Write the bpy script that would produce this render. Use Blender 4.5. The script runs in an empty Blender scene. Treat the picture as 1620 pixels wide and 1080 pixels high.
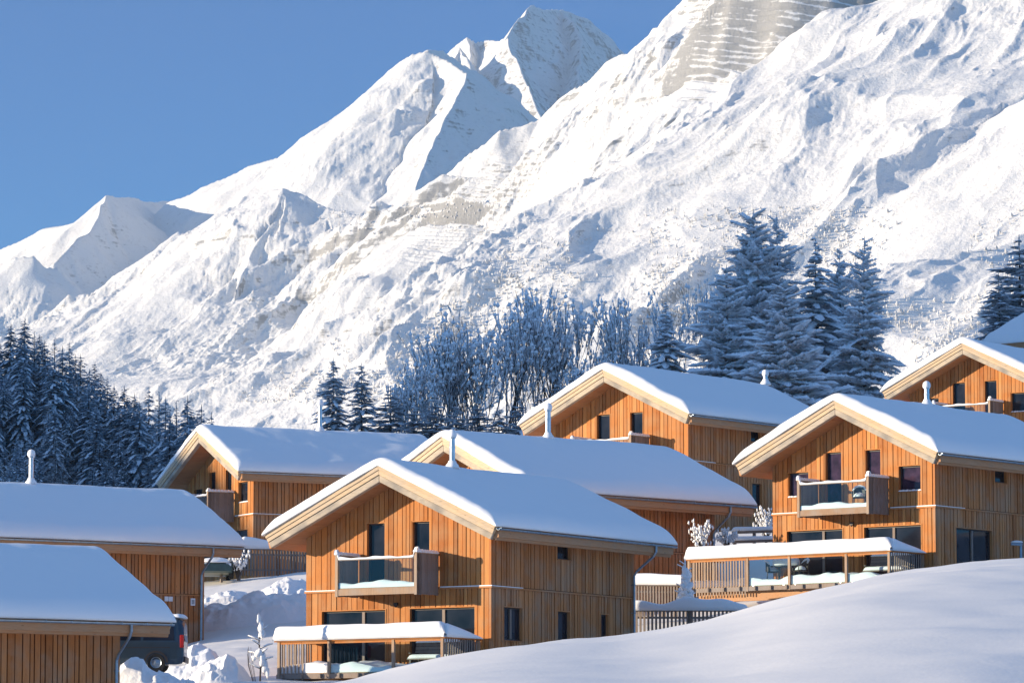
import bpy, math, random
import numpy as np
from mathutils import Vector
R=math.radians
scene=bpy.context.scene
col=scene.collection
# ------------------------------------------------------------------ camera frame used to survey the photo
CX,CY,FPX,PITCH=810.0,540.0,7026.5,R(6.1154)
def ray(px,py):
    a=(px-CX)/FPX; b=-(py-CY)/FPX; c,s=math.cos(PITCH),math.sin(PITCH)
    return a,c-b*s,s+b*c
def at(px,py,Y):
    x,y,z=ray(px,py); return (x/y*Y,Y,z/y*Y)
SUN_AZ,SUN_EL=R(8),R(9.3)     # light travels towards +X, drifting to +Y
SEED=7
# ------------------------------------------------------------------ noise (numpy)
_rng=np.random.RandomState(11)
_TAB=_rng.rand(512,512).astype(np.float32)
def vnoise(x,y,seed=0):
    x=np.asarray(x,np.float64)+seed*37.17; y=np.asarray(y,np.float64)+seed*91.73
    xi=np.floor(x); yi=np.floor(y); fx=(x-xi).astype(np.float32); fy=(y-yi).astype(np.float32)
    xi=xi.astype(np.int64)&511; yi=yi.astype(np.int64)&511; x1=(xi+1)&511; y1=(yi+1)&511
    fx=fx*fx*fx*(fx*(fx*6-15)+10); fy=fy*fy*fy*(fy*(fy*6-15)+10)
    a=_TAB[xi,yi]; b=_TAB[x1,yi]; c=_TAB[xi,y1]; d=_TAB[x1,y1]
    return (a+(b-a)*fx)*(1-fy)+(c+(d-c)*fx)*fy
def fbm(x,y,octv=5,seed=0,gain=.5,lac=2.03):
    s=0;a=1.;t=0
    for o in range(octv):
        s=s+a*(vnoise(x,y,seed+o)-.5); t+=a; a*=gain; x=x*lac; y=y*lac
    return s/t*2
def ridged(x,y,octv=6,seed=0,gain=.5,lac=2.07,w0=1.):
    s=0;a=1.;w=w0;t=0
    for o in range(octv):
        n=1-np.abs(2*vnoise(x,y,seed+o)-1); n=n*n*w
        s=s+a*n; t+=a; w=np.clip(n*1.7,0.15,1); a*=gain
        x,y=(x*.83-y*.56)*lac,(x*.56+y*.83)*lac
    return s/t
def sstep(a,b,x):
    t=np.clip((x-a)/(b-a),0,1); return t*t*(3-2*t)
# ------------------------------------------------------------------ mesh builder
class MB:
    def __init__(s): s.v=[]; s.f=[]; s.m=[]; s.t=[]; s.n=0
    def add(s,verts,faces,mat=0,tone=None):
        verts=list(verts)
        tone=random.random() if tone is None else tone
        s.v.extend(verts)
        for f in faces:
            s.f.append(tuple(i+s.n for i in f)); s.m.append(mat); s.t.append(tone)
        s.n+=len(verts)
    def box(s,x0,x1,y0,y1,z0,z1,mat=0,tone=None,T=None):
        vs=[(x,y,z) for z in(z0,z1) for y in(y0,y1) for x in(x0,x1)]
        if T: vs=[T(*v) for v in vs]
        s.add(vs,[(0,2,3,1),(4,5,7,6),(0,1,5,4),(2,6,7,3),(0,4,6,2),(1,3,7,5)],mat,tone)
    def hexa(s,p,mat=0,tone=None,T=None):      # 8 corners: bottom 4 loop, top 4 loop
        if T: p=[T(*v) for v in p]
        s.add(p,[(3,2,1,0),(4,5,6,7),(0,1,5,4),(1,2,6,5),(2,3,7,6),(3,0,4,7)],mat,tone)
    def tube(s,pts,rad,n=8,mat=0,cap=True,tone=None):
        pts=[Vector(p) for p in pts]; m=len(pts)
        if not hasattr(rad,'__len__'): rad=[rad]*m
        vs=[];prev=None
        for i,p in enumerate(pts):
            d=(pts[min(i+1,m-1)]-pts[max(i-1,0)])
            if d.length<1e-9: d=Vector((0,0,1))
            d.normalize()
            if prev is None:
                u=d.orthogonal().normalized()
            else:
                u=(prev-d*prev.dot(d))
                u=u.normalized() if u.length>1e-6 else d.orthogonal().normalized()
            prev=u; w=d.cross(u)
            for k in range(n):
                a=2*math.pi*k/n; vs.append(tuple(p+(u*math.cos(a)+w*math.sin(a))*rad[i]))
        fs=[(i*n+k,i*n+(k+1)%n,(i+1)*n+(k+1)%n,(i+1)*n+k) for i in range(m-1) for k in range(n)]
        if cap: fs+= [tuple(range(n-1,-1,-1)),tuple(range((m-1)*n,m*n))]
        s.add(vs,fs,mat,tone)
    def lathe(s,c,prof,n=12,mat=0,tone=None):
        vs=[];c=Vector(c)
        for (r,z) in prof:
            for k in range(n):
                a=2*math.pi*k/n; vs.append((c.x+r*math.cos(a),c.y+r*math.sin(a),c.z+z))
        m=len(prof)
        fs=[(i*n+k,i*n+(k+1)%n,(i+1)*n+(k+1)%n,(i+1)*n+k) for i in range(m-1) for k in range(n)]
        fs+=[tuple(range(n-1,-1,-1)),tuple(range((m-1)*n,m*n))]
        s.add(vs,fs,mat,tone)
    def blob(s,c,rx,ry,rz,seed=0,rough=.25,nu=10,nv=7,mat=0,tone=None,flat=0.0):
        rr=random.Random(seed); vs=[]; fs=[]
        ph=[rr.random()*6.3 for _ in range(6)]
        for j in range(nv+1):
            th=math.pi*j/nv
            for k in range(nu):
                a=2*math.pi*k/nu
                q=1+rough*(math.sin(2*a+ph[0]+th)*.4+math.sin(3*a+ph[1]-2*th)*.35+math.sin(5*th+ph[2]+a)*.3+rr.uniform(-.25,.25)*(0<j<nv))
                x=math.sin(th)*math.cos(a)*rx*q; y=math.sin(th)*math.sin(a)*ry*q; z=math.cos(th)*rz*q
                if z<0: z*=(1-flat)
                vs.append((c[0]+x,c[1]+y,c[2]+z))
        for j in range(nv):
            for k in range(nu):
                fs.append((j*nu+k,(j+1)*nu+k,(j+1)*nu+(k+1)%nu,j*nu+(k+1)%nu))
        s.add(vs,fs,mat,tone)
    def mesh(s,name,mats,smooth=False):
        me=bpy.data.meshes.new(name)
        me.from_pydata(s.v,[],s.f)
        for m in mats: me.materials.append(m)
        me.polygons.foreach_set('material_index',s.m)
        at_=me.attributes.new('tone','FLOAT','FACE'); at_.data.foreach_set('value',s.t)
        if smooth: me.polygons.foreach_set('use_smooth',[True]*len(s.f))
        me.update(); return me
    def build(s,name,mats,parent=None,smooth=False,kind=None,bevel=0):
        if not isinstance(mats,(list,tuple)): mats=[mats]
        o=bpy.data.objects.new(name,s.mesh(name,mats,smooth)); col.objects.link(o)
        if parent: o.parent=parent
        if kind: o['kind']=kind
        if bevel:
            b=o.modifiers.new('bevel','BEVEL'); b.width=bevel; b.segments=2; b.limit_method='ANGLE'
        return o
def raw_mesh(name,V,F,mats,smooth=True,mi=None):     # numpy verts (n,3), faces (m,k) all k-gons
    V=np.asarray(V,np.float32); F=np.asarray(F,np.int32); k=F.shape[1]
    me=bpy.data.meshes.new(name)
    me.vertices.add(len(V)); me.vertices.foreach_set('co',V.ravel())
    me.loops.add(F.size); me.loops.foreach_set('vertex_index',F.ravel())
    me.polygons.add(len(F)); me.polygons.foreach_set('loop_start',np.arange(0,F.size,k,dtype=np.int32))
    for m in mats: me.materials.append(m)
    if mi is not None: me.polygons.foreach_set('material_index',np.asarray(mi,np.int32))
    me.polygons.foreach_set('use_smooth',np.full(len(F),smooth))
    me.update(calc_edges=True); me.validate(); return me
def grid_faces(nx,ny):      # index = j*nx+i
    i=np.arange(nx-1); j=np.arange(ny-1); I,J=np.meshgrid(i,j); a=(J*nx+I).ravel()
    return np.stack([a,a+1,a+nx+1,a+nx],1)
def link(name,me,parent=None,**kw):
    o=bpy.data.objects.new(name,me); col.objects.link(o)
    if parent: o.parent=parent
    for k,v in kw.items(): o[k]=v
    return o
def thing(name,label,cat,loc=(0,0,0),rz=0,group=None):
    o=bpy.data.objects.new(name,None); col.objects.link(o); o.location=loc; o.rotation_euler=(0,0,rz); o.empty_display_size=.3
    o['label']=label; o['category']=cat
    if group: o['group']=group
    return o
def tag(o,label,cat,group=None):
    o['label']=label; o['category']=cat
    if group: o['group']=group
    return o
def copy_tree(o,parent=None):
    c=o.copy(); col.objects.link(c)
    if parent: c.parent=parent
    for ch in list(o.children): copy_tree(ch,c)
    return c
# ------------------------------------------------------------------ materials
def mat(name):
    m=bpy.data.materials.new(name); m.use_nodes=True
    nt=m.node_tree; b=nt.nodes['Principled BSDF']; return m,nt,b
def N(nt,t,**kw):
    n=nt.nodes.new(t)
    for k,v in kw.items():
        if k in n.inputs: n.inputs[k].default_value=v
        else: setattr(n,k,v)
    return n
def ramp(nt,pts,interp='LINEAR'):
    n=nt.nodes.new('ShaderNodeValToRGB'); e=n.color_ramp.elements; n.color_ramp.interpolation=interp
    while len(e)<len(pts): e.new(.5)
    for el,(p,c) in zip(e,pts): el.position=p; el.color=(*c,1)
    return n
def mixc(nt,fac,a,b):
    n=nt.nodes.new('ShaderNodeMix'); n.data_type='RGBA'
    L=nt.links
    for s,v in ((0,fac),(6,a),(7,b)):
        if hasattr(v,'is_output'): L.new(v,n.inputs[s])
        else: n.inputs[s].default_value=v if s==0 else (*v,1)
    return n.outputs[2]
def math_(nt,op,a,b=None,clamp=False):
    n=nt.nodes.new('ShaderNodeMath'); n.operation=op; n.use_clamp=clamp
    for i,v in enumerate((a,b)):
        if v is None: continue
        if hasattr(v,'is_output'): nt.links.new(v,n.inputs[i])
        else: n.inputs[i].default_value=v
    return n.outputs[0]
def snow_mat(name,colr=(.86,.86,.865),bump=.25,scale=9,fine=60,rough=.65):
    m,nt,b=mat(name); L=nt.links
    tc=N(nt,'ShaderNodeNewGeometry')
    n1=N(nt,'ShaderNodeTexNoise',Scale=scale,Detail=4.0); L.new(tc.outputs['Position'],n1.inputs['Vector'])
    n2=N(nt,'ShaderNodeTexNoise',Scale=fine,Detail=2.0); L.new(tc.outputs['Position'],n2.inputs['Vector'])
    h=math_(nt,'ADD',n1.outputs[0],math_(nt,'MULTIPLY',n2.outputs[0],.25))
    bp=N(nt,'ShaderNodeBump',Strength=bump,Distance=.05); L.new(h,bp.inputs['Height']); L.new(bp.outputs[0],b.inputs['Normal'])
    b.inputs['Base Color'].default_value=(*colr,1); b.inputs['Roughness'].default_value=rough
    b.inputs['Specular IOR Level'].default_value=.25
    return m
def wood_mat(name,cols,grain=1.0,rough=.7,axis='z',weather=None):
    # cols: list of board colours chosen by the face attribute 'tone'; grain stretched along an axis
    m,nt,b=mat(name); L=nt.links
    a=N(nt,'ShaderNodeAttribute',attribute_name='tone')
    k=len(cols); rp=ramp(nt,[(i/max(k-1,1),c) for i,c in enumerate(cols)]); L.new(a.outputs['Fac'],rp.inputs[0])
    tc=N(nt,'ShaderNodeTexCoord'); mp=N(nt,'ShaderNodeMapping')
    mp.inputs['Scale'].default_value={'z':(1,1,.08),'y':(1,.08,1),'x':(.08,1,1)}[axis]
    L.new(tc.outputs['Object'],mp.inputs['Vector'])
    off=N(nt,'ShaderNodeVectorMath',operation='ADD'); L.new(mp.outputs[0],off.inputs[0])
    cmb=N(nt,'ShaderNodeCombineXYZ'); t9=math_(nt,'MULTIPLY',a.outputs['Fac'],37.)
    for i in range(3): L.new(t9,cmb.inputs[i])
    L.new(cmb.outputs[0],off.inputs[1])
    n=N(nt,'ShaderNodeTexNoise',Scale=24.0,Detail=5.0,Roughness=.65); L.new(off.outputs[0],n.inputs['Vector'])
    nb=N(nt,'ShaderNodeTexNoise',Scale=1.3,Detail=4.0); L.new(tc.outputs['Object'],nb.inputs['Vector'])
    g=ramp(nt,[(.25,(.62,.58,.55)),(.5,(1,1,1)),(.8,(1.12,1.1,1.06))]); L.new(n.outputs[0],g.inputs[0])
    mul=N(nt,'ShaderNodeMix'); mul.data_type='RGBA'; mul.blend_type='MULTIPLY'; mul.inputs[0].default_value=.75*grain
    L.new(rp.outputs[0],mul.inputs[6]); L.new(g.outputs[0],mul.inputs[7])
    out=mul.outputs[2]
    # knots
    vo=N(nt,'ShaderNodeTexVoronoi',Scale=2.6); mp2=N(nt,'ShaderNodeMapping'); mp2.inputs['Scale'].default_value={'z':(1.6,1.6,.55),'y':(1.6,.55,1.6),'x':(.55,1.6,1.6)}[axis]
    L.new(tc.outputs['Object'],mp2.inputs['Vector']); L.new(mp2.outputs[0],vo.inputs['Vector'])
    kn=ramp(nt,[(.05,(1,1,1)),(.1,(0,0,0))]); L.new(vo.outputs['Distance'],kn.inputs[0])
    out=mixc(nt,math_(nt,'MULTIPLY',kn.outputs[0],.55),out,(.10,.05,.025))
    if weather:
        w=ramp(nt,[(.42,(0,0,0)),(.68,(1,1,1))]); L.new(nb.outputs[0],w.inputs[0])
        out=mixc(nt,math_(nt,'MULTIPLY',w.outputs[0],weather[1]),out,weather[0])
    L.new(out,b.inputs['Base Color']); b.inputs['Roughness'].default_value=rough; b.inputs['Specular IOR Level'].default_value=.2
    bp=N(nt,'ShaderNodeBump',Strength=.25,Distance=.01); L.new(n.outputs[0],bp.inputs['Height']); L.new(bp.outputs[0],b.inputs['Normal'])
    return m
def plain_mat(name,c,rough=.5,metal=0,var=.15,scale=6,spec=.4):
    m,nt,b=mat(name); L=nt.links
    tc=N(nt,'ShaderNodeTexCoord'); n=N(nt,'ShaderNodeTexNoise',Scale=scale,Detail=4.0); L.new(tc.outputs['Object'],n.inputs['Vector'])
    lo=tuple(x*(1-var) for x in c); hi=tuple(min(1,x*(1+var)) for x in c)
    rp=ramp(nt,[(.3,lo),(.7,hi)]); L.new(n.outputs[0],rp.inputs[0]); L.new(rp.outputs[0],b.inputs['Base Color'])
    b.inputs['Roughness'].default_value=rough; b.inputs['Metallic'].default_value=metal; b.inputs['Specular IOR Level'].default_value=spec
    return m
def glass_mat(name,tint,refl=.5):
    m=bpy.data.materials.new(name); m.use_nodes=True; nt=m.node_tree; nt.nodes.clear(); L=nt.links
    o=N(nt,'ShaderNodeOutputMaterial'); t=N(nt,'ShaderNodeBsdfTransparent'); t.inputs[0].default_value=(*tint,1)
    g=N(nt,'ShaderNodeBsdfGlossy',Roughness=.02); g.inputs[0].default_value=(.9,.95,1,1)
    fr=N(nt,'ShaderNodeFresnel',IOR=1.5); mx=N(nt,'ShaderNodeMixShader'); ge=N(nt,'ShaderNodeNewGeometry')
    L.new(math_(nt,'MULTIPLY',fr.outputs[0],math_(nt,'SUBTRACT',1.,ge.outputs['Backfacing'])),mx.inputs[0]); L.new(t.outputs[0],mx.inputs[1]); L.new(g.outputs[0],mx.inputs[2]); L.new(mx.outputs[0],o.inputs[0])
    return m
M={}
M['snow']=snow_mat('snow',bump=.12,scale=2.5,fine=25)
M['roof_snow']=snow_mat('roof_snow',bump=.10,scale=3,fine=30)
M['lump_snow']=snow_mat('lump_snow',bump=.5,scale=6,fine=30)
M['ground_snow']=snow_mat('ground_snow',colr=(.80,.77,.735),bump=.22,scale=1.2,fine=22)
LARCH=[(.31,.105,.026),(.52,.195,.050),(.43,.150,.036),(.60,.26,.080),(.36,.120,.030),(.54,.215,.062)]
AGED=[(.40,.15,.046),(.53,.21,.072),(.46,.175,.056),(.58,.25,.092),(.38,.14,.043),(.54,.225,.08)]
M['larch']=wood_mat('larch_boards',LARCH,weather=((.40,.25,.13),.45))
M['aged']=wood_mat('larch_boards_aged',AGED,weather=((.36,.25,.165),.6))
M['pale']=wood_mat('pale_fascia',[(.55,.40,.25),(.62,.47,.31),(.50,.36,.22)],axis='x',weather=((.42,.37,.31),.5))
M['paley']=wood_mat('pale_fascia_eave',[(.44,.23,.115),(.50,.27,.14)],axis='y',weather=((.38,.27,.18),.4))
M['grey_log']=wood_mat('weathered_log',[(.50,.41,.30),(.44,.37,.29)],axis='x',weather=((.22,.20,.18),.85))
M['soffit']=wood_mat('soffit_boards',[(.40,.19,.085),(.44,.22,.10),(.37,.17,.075)],axis='y')
M['deckwood']=wood_mat('deck_timber',[(.34,.22,.14),(.42,.29,.19),(.30,.19,.12)],weather=((.30,.26,.23),.7))
M['greywood']=wood_mat('grey_timber',[(.22,.17,.14),(.28,.22,.18),(.19,.15,.125)],weather=((.25,.23,.22),.7))
M['core']=plain_mat('wall_core',(.02,.014,.010),.9)
M['frame']=plain_mat('window_frame_dark',(.045,.035,.032),.5)
M['metal']=plain_mat('zinc',(.30,.36,.42),.35,.8)
M['steel']=plain_mat('flue_steel',(.62,.63,.65),.28,.9,.1)
M['interior']=plain_mat('interior_dark',(.012,.014,.022),.8)
M['curtain']=plain_mat('curtain_violet',(.075,.045,.075),.9)
M['bark']=plain_mat('bark',(.055,.042,.036),.9,0,.4,8)
M['twig']=plain_mat('larch_twig',(.66,.65,.66),.9,0,.35,3)
M['needle_frost']=plain_mat('frosted_needles',(.50,.53,.57),.8,0,.4,1.2)
M['twig_dark']=plain_mat('larch_twig_dark',(.20,.185,.19),.9,0,.3,3)
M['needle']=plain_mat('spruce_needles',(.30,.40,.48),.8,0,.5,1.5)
M['tree_snow']=snow_mat('tree_snow',colr=(.82,.85,.89),bump=.3,scale=5,fine=20)
def leafy(m,f=.45):          # thin frosted needles let light through
    nt=m.node_tree; b=nt.nodes['Principled BSDF']; out=[n for n in nt.nodes if n.type=='OUTPUT_MATERIAL'][0]
    t=N(nt,'ShaderNodeBsdfTranslucent'); x=N(nt,'ShaderNodeMixShader'); x.inputs[0].default_value=f
    nt.links.new(b.inputs['Base Color'].links[0].from_socket,t.inputs[0]); nt.links.new(b.outputs[0],x.inputs[1]); nt.links.new(t.outputs[0],x.inputs[2]); nt.links.new(x.outputs[0],out.inputs['Surface'])
for k_ in ('twig','needle','needle_frost'): leafy(M[k_])
M['frost_branch']=plain_mat('frosted_branch',(.42,.41,.42),.9,0,.5,2)
M['glass']=glass_mat('balustrade_glass',(.89,.95,.955))
m,nt,b=mat('window_glass'); b.inputs['Base Color'].default_value=(.010,.013,.022,1); b.inputs['Roughness'].default_value=.04; b.inputs['Specular IOR Level'].default_value=.25
_n=N(nt,'ShaderNodeTexNoise',Scale=.9,Detail=2.0); _c=N(nt,'ShaderNodeTexCoord'); nt.links.new(_c.outputs['Object'],_n.inputs['Vector'])
_r=ramp(nt,[(.35,(.006,.008,.014)),(.62,(.022,.024,.034))]); nt.links.new(_n.outputs[0],_r.inputs[0]); nt.links.new(_r.outputs[0],b.inputs['Base Color'])
_b=N(nt,'ShaderNodeBump',Strength=.03,Distance=.05); nt.links.new(_n.outputs[0],_b.inputs['Height']); nt.links.new(_b.outputs[0],b.inputs['Normal'])
M['pane']=m
M['pane_violet']=plain_mat('curtained_glass',(.040,.022,.040),.06,0,.5,3,.25)
# ------------------------------------------------------------------ chalet positions (local trim level, gable heading)
CH=dict(A=(-4.34,168.24,8.59,-31.75),B=(14.52,188.87,13.0,-38.94),C=(-1.93,184.7,11.11,-46.31),D=(5.28,217.63,17.22,-38.43),
        E=(-15.45,234.66,15.71,-61.75),F=(-24.65,192.21,9.68,-55.94),G=(-24.27,146.28,4.35,-56.8),H=(25.98,248.53,21.81,-35.51),I=(43.0,283.0,28.35,48.0))
SC=dict(A=.98,B=.965,C=1.03)      # slightly different sizes
for _h,_k in SC.items(): CH[_h]=(*(v*_k for v in CH[_h][:3]),CH[_h][3])
def l2w(h,x,y,z=0):
    X,Y,Z,r=CH[h]; r=R(r); k=SC.get(h,1.); x*=k; y*=k; z*=k; c,s=math.cos(r),math.sin(r)
    return (X+x*c-y*s,Y+x*s+y*c,Z+z)
# ------------------------------------------------------------------ the snow field the village stands on
_cp=[];_cz=[]
for h in CH:
    for (x,y) in ((0,5),(2,0),(-2,0),(0,10)):
        p=l2w(h,x,y); _cp.append(p[:2]); _cz.append(p[2]-3.25)
_extra=[((-14,160),5.1),((-11,165),5.25),((-10,172),6.2),((-10,182),7.6),((-11,196),9.3),((-13,205),10.4),((-13,216),11.6),((-18,157),4.8),((9,180),8.0),((6,176),7.1),((12,200),12.5),((10,203),13.0)]
for p,z in _extra: _cp.append(p); _cz.append(z)
_cp=np.array(_cp); _cz=np.array(_cz)
def _plane(X,Y): return 1.2+.117*(np.minimum(Y,300)-146)+.1*np.clip(X+24,-40,70)
_cr=_cz-_plane(_cp[:,0],_cp[:,1])
_mx=np.array([-60,-40,-20,-8,-4.5,-2.2,-1.3,-.25,.58,1.57,2.06,2.72,3.10,3.63,4.29,4.87,5.45,6.03,6.69,9,14,25,60])*1.
_mpy=[1293-40,1293-80,1200,1128,1108,1080,1056,1030,1017,1006,995,980,965,945,925,910,899,890,884,862,830,800,760]
_mz=np.array([(1293-p)/7026*58 for p in _mpy])
def ground(X,Y):
    X=np.asarray(X,np.float64); Y=np.asarray(Y,np.float64)
    z=_plane(X,Y); num=0; den=.15
    for (px,py),r in zip(_cp,_cr):
        w=np.exp(-((X-px)**2+(Y-py)**2)/(2*6.0**2)); num=num+w*r; den=den+w
    z=z+num/den
    z=np.where(Y<146,z+ .0*Y,z)
    z=z-sstep(320,700,Y)*6
    # foreground knoll (its crest line runs from near left to far right)
    A=X/np.maximum(Y,20)
    c=(np.interp(A*58,_mx,_mz)+np.interp(A*58-.4,_mx,_mz)+np.interp(A*58+.4,_mx,_mz))/3/58
    Yc=np.interp(A,[-.12,-.04,.0,.04,.08,.12,.2],[44,50,58,66,74,82,90]); t=np.clip(Y/Yc,-1,1)
    zm=np.where(Y<Yc,Y*c*(1-.55*(1-t)**2)-1.7*(1-t)**2,c*Yc-.0035*(Y-Yc)**2-.01*(Y-Yc))
    zm=zm+.07*fbm(X*.16,Y*.16,3,5)*sstep(5,30,Y)+.03*fbm(X*.9,Y*.45,4,9)
    k=.6
    e=np.clip(.5+.5*(zm-z)/k,0,1); zz=z+(zm-z)*e+k*e*(1-e)
    zz=zz+np.where(Y>120,.10*fbm(X*.35,Y*.35,4,2)+.03*fbm(X*1.6,Y*1.6,3,4),0)
    return zz
# forested hill rising out of frame on the left (it keeps the sun off the wood and the trees behind the chalets)
HILL=[(-22,640,28),(-45,690,44),(-60,700,57),(-85,715,70),(-180,690,118),(-300,550,160),(-330,380,140),(-230,302,122),(-162,276,79)]
SHADE_KNOLL=[(-172,186,39),(-172,179,39)]  # unseen knoll, added to shade the snow strip beside the left chalets
def seg_tent(X,Y,P,sl,pw=None):
    best=np.full(np.shape(X),-1e9)
    for i in range(len(P)-1):
        x0,y0,z0=P[i][:3]; x1,y1,z1=P[i+1][:3]; dx,dy=x1-x0,y1-y0
        t=np.clip(((X-x0)*dx+(Y-y0)*dy)/(dx*dx+dy*dy),0,1)
        d=np.hypot(X-x0-t*dx,Y-y0-t*dy); best=np.maximum(best,z0+(z1-z0)*t-sl(d,t,i)*d)
    return best
def hill_z(X,Y):
    X=np.asarray(X,float);Y=np.asarray(Y,float)
    return np.maximum(seg_tent(X,Y,HILL,lambda d,t,i:(.42 if i<4 else .75)),seg_tent(X,Y,SHADE_KNOLL,lambda d,t,i:.75))+3*fbm(X*.02,Y*.02,4,21)
def land(X,Y):
    g=ground(X,Y); h=hill_z(X,Y); k=6.
    e=np.clip(.5+.5*(h-g)/k,0,1); return g+(h-g)*e+k*e*(1-e)
def gz(X,Y): return float(land(np.array([X]),np.array([Y]))[0])
def patch(name,xs,ys,fz,m,**kw):
    Xg,Yg=np.meshgrid(xs,ys); Z=fz(Xg,Yg)
    return link(name,raw_mesh(name,np.stack([Xg.ravel(),Yg.ravel(),Z.ravel()],1),grid_faces(len(xs),len(ys)),[m]),**kw)
def dens(parts): return np.unique(np.concatenate([np.linspace(a,b,n) for a,b,n in parts]))
xs=dens([(-1500,-700,10),(-700,-130,60),(-130,-34,100),(-34,36,330),(36,120,80),(120,700,40),(700,1500,10)])
ys=dens([(-150,0,14),(0,30,30),(30,75,150),(75,120,110),(120,215,380),(215,320,150),(320,780,150),(780,3600,30)])
def land_far(X,Y): return land(X,Y)-sstep(1200,3000,Y)*30
patch('snow_field',xs,ys,land_far,M['ground_snow'],kind='structure')
# ------------------------------------------------------------------ mountains: one height field in world metres, crests surveyed from the photo
def crest(*pts): return [at(*p) for p in pts]
CR=[] # (polyline, front slope, back slope, asymmetry)
# far twin summit
CR.append((crest((690,97,8900),(712,78,8850),(728,66,8800),(742,57,8780),(755,66,8800),(770,63,8780),(800,60,8520),(808,44,8560),(818,30,8600),(832,16,8680),(845,7,8760),(862,17,8900),(885,14,9080),(905,17,9200),(930,30,9300),(985,82,9500),(1060,150,9700)),1.5,1.2))
CR.append((crest((804,58,8500),(818,95,8380),(840,140,8260),(862,190,8150),(890,260,8050)),1.3,1.3))
CR.append((crest((885,14,9080),(903,34,8900),(912,60,8760),(914,90,8640),(920,120,8520),(932,165,8400)),1.35,1.35))
CR.append((crest((742,57,8780),(748,90,8620),(755,130,8450)),1.2,1.2))
CR.append((crest((715,100,8400),(728,72,8500),(742,110,8350),(770,150,8250),(800,190,8150)),1.1,1.1))
# left summit with the shaded right face
CR.append((crest((262,322,7900),(285,314,7850),(330,295,7800),(395,262,7750),(450,245,7700),(480,222,7650),(510,199,7600),(560,176,7550),(590,140,7500),(620,112,7450),(650,90,7420),(672,76,7400),(700,84,7480),(735,105,7600),(775,128,7720),(812,155,7850),(838,190,7950)),.85,.85))
CR.append((crest((672,76,7400),(708,100,7345),(738,118,7270),(722,150,7200),(703,190,7120),(688,225,7060),(676,262,7000),(660,300,6950)),1.05,1.05))
CR.append((crest((510,199,7600),(535,240,7530),(560,280,7480),(580,320,7430)),1.0,1.0))
CR.append((crest((590,140,7500),(605,190,7420),(625,245,7350),(640,295,7290)),1.0,1.0))
CR.append((crest((640,150,7430),(655,200,7370),(668,240,7300),(672,280,7240)),1.1,1.1))
# far left summit, right side in shade
CR.append((crest((-120,440,7900),(-60,418,7850),(0,394,7800),(60,366,7750),(95,357,7700),(130,350,7600),(150,330,7560),(169,311,7550),(200,314,7800),(230,318,8000),(275,316,8300),(320,345,8600)),.8,.8))
CR.append((crest((169,311,7550),(155,345,7450),(138,372,7380),(112,398,7300),(88,418,7250)),1.0,1.0))
CR.append((crest((-40,440,7150),(0,418,7120),(22,404,7100),(50,401,7090),(62,418,7080),(90,420,7100),(120,450,7300),(150,500,7500)),.9,.9))
# lower left massif
CR.append((crest((20,560,6700),(70,522,6600),(110,500,6550),(160,470,6480),(200,440,6420),(232,405,6360),(262,380,6320),(285,366,6290),(330,374,6260),(375,345,6180),(420,314,6080),(460,302,6000),(490,312,5990),(522,328,5960),(580,345,5900),(645,352,5850)),.62,.75))
CR.append((crest((285,366,6290),(300,430,6185),(270,500,6090),(240,560,6010)),.75,.75))
CR.append((crest((460,302,6000),(440,352,5912),(400,400,5830),(370,470,5735),(330,560,5610)),.72,.72))
CR.append((crest((522,328,5960),(520,380,5870),(480,450,5775)),.75,.75))
# middle massif: dome, rock band, towers
CR.append((crest((1400,-40,5500),(1330,-30,5560),(1250,-60,5560),(1180,-70,5580),(1110,-20,5620),(1088,2,5650),(1060,35,5680),(1040,45,5700),(1020,62,5720),(1000,85,5740),(985,88,5750),(960,98,5770),(930,126,5790),(905,140,5800),(880,160,5800),(862,186,5800),(835,195,5790),(790,206,5780),(735,242,5790),(700,272,5800),(668,302,5810),(645,330,5820)),1.08,.9))
CR.append((crest((700,274,5752),(740,279,5732),(800,288,5717),(835,296,5717)),2.2,.4))
CR.append((crest((600,385,5660),(640,360,5625),(680,349,5592),(730,350,5567),(790,360,5542),(850,378,5522)),.8,1.2))
CR.append((crest((1000,140,5560),(1050,112,5440),(1110,92,5390),(1165,84,5355),(1220,104,5325),(1300,112,5300)),1.05,1.2))
CR.append((crest((1345,-60,5380),(1300,-70,5370),(1230,-70,5370),(1165,-65,5390)),2.6,1.0))
CR.append((crest((800,322,5560),(760,316,5590),(715,309,5620),(680,313,5640),(652,320,5660)),2.4,.5))
CR.append((crest((1020,62,5720),(1000,130,5650),(960,190,5600),(930,240,5560)),.9,.9))
CR.append((crest((930,126,5790),(920,180,5735),(890,220,5700)),.85,.85))
CR.append((crest((700,380,5640),(640,440,5590),(560,500,5560),(520,570,5500)),.7,.7))
# the long diagonal crest and the big right-hand face
CR.append((crest((300,690,5650),(340,666,5600),(395,640,5560),(450,605,5510),(500,573,5470),(560,540,5430),(620,505,5390),(690,460,5340),(740,425,5300),(780,392,5270),(840,362,5220),(900,330,5170),(980,285,5110),(1060,240,5050),(1100,218,5020),(1160,185,4980),(1220,150,4930),(1270,110,4890),(1310,80,4860),(1370,30,4820),(1430,-25,4780),(1520,-60,4740),(1650,-110,4690),(1800,-150,4640)),.62,1.0))
CR.append((crest((1460,20,4720),(1440,70,4655),(1400,130,4590),(1370,190,4510),(1330,250,4440),(1300,310,4370),(1270,380,4300)),.85,.85))
CR.append((crest((1530,40,4640),(1510,110,4560),(1480,170,4490),(1440,230,4425),(1420,300,4350)),.85,.85))
CR.append((crest((1220,150,4930),(1180,230,4840),(1120,300,4760),(1070,380,4680),(1020,450,4600)),.72,.72))
CR.append((crest((1040,250,5060),(990,330,4980),(930,400,4900),(880,460,4830)),.7,.7))
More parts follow.
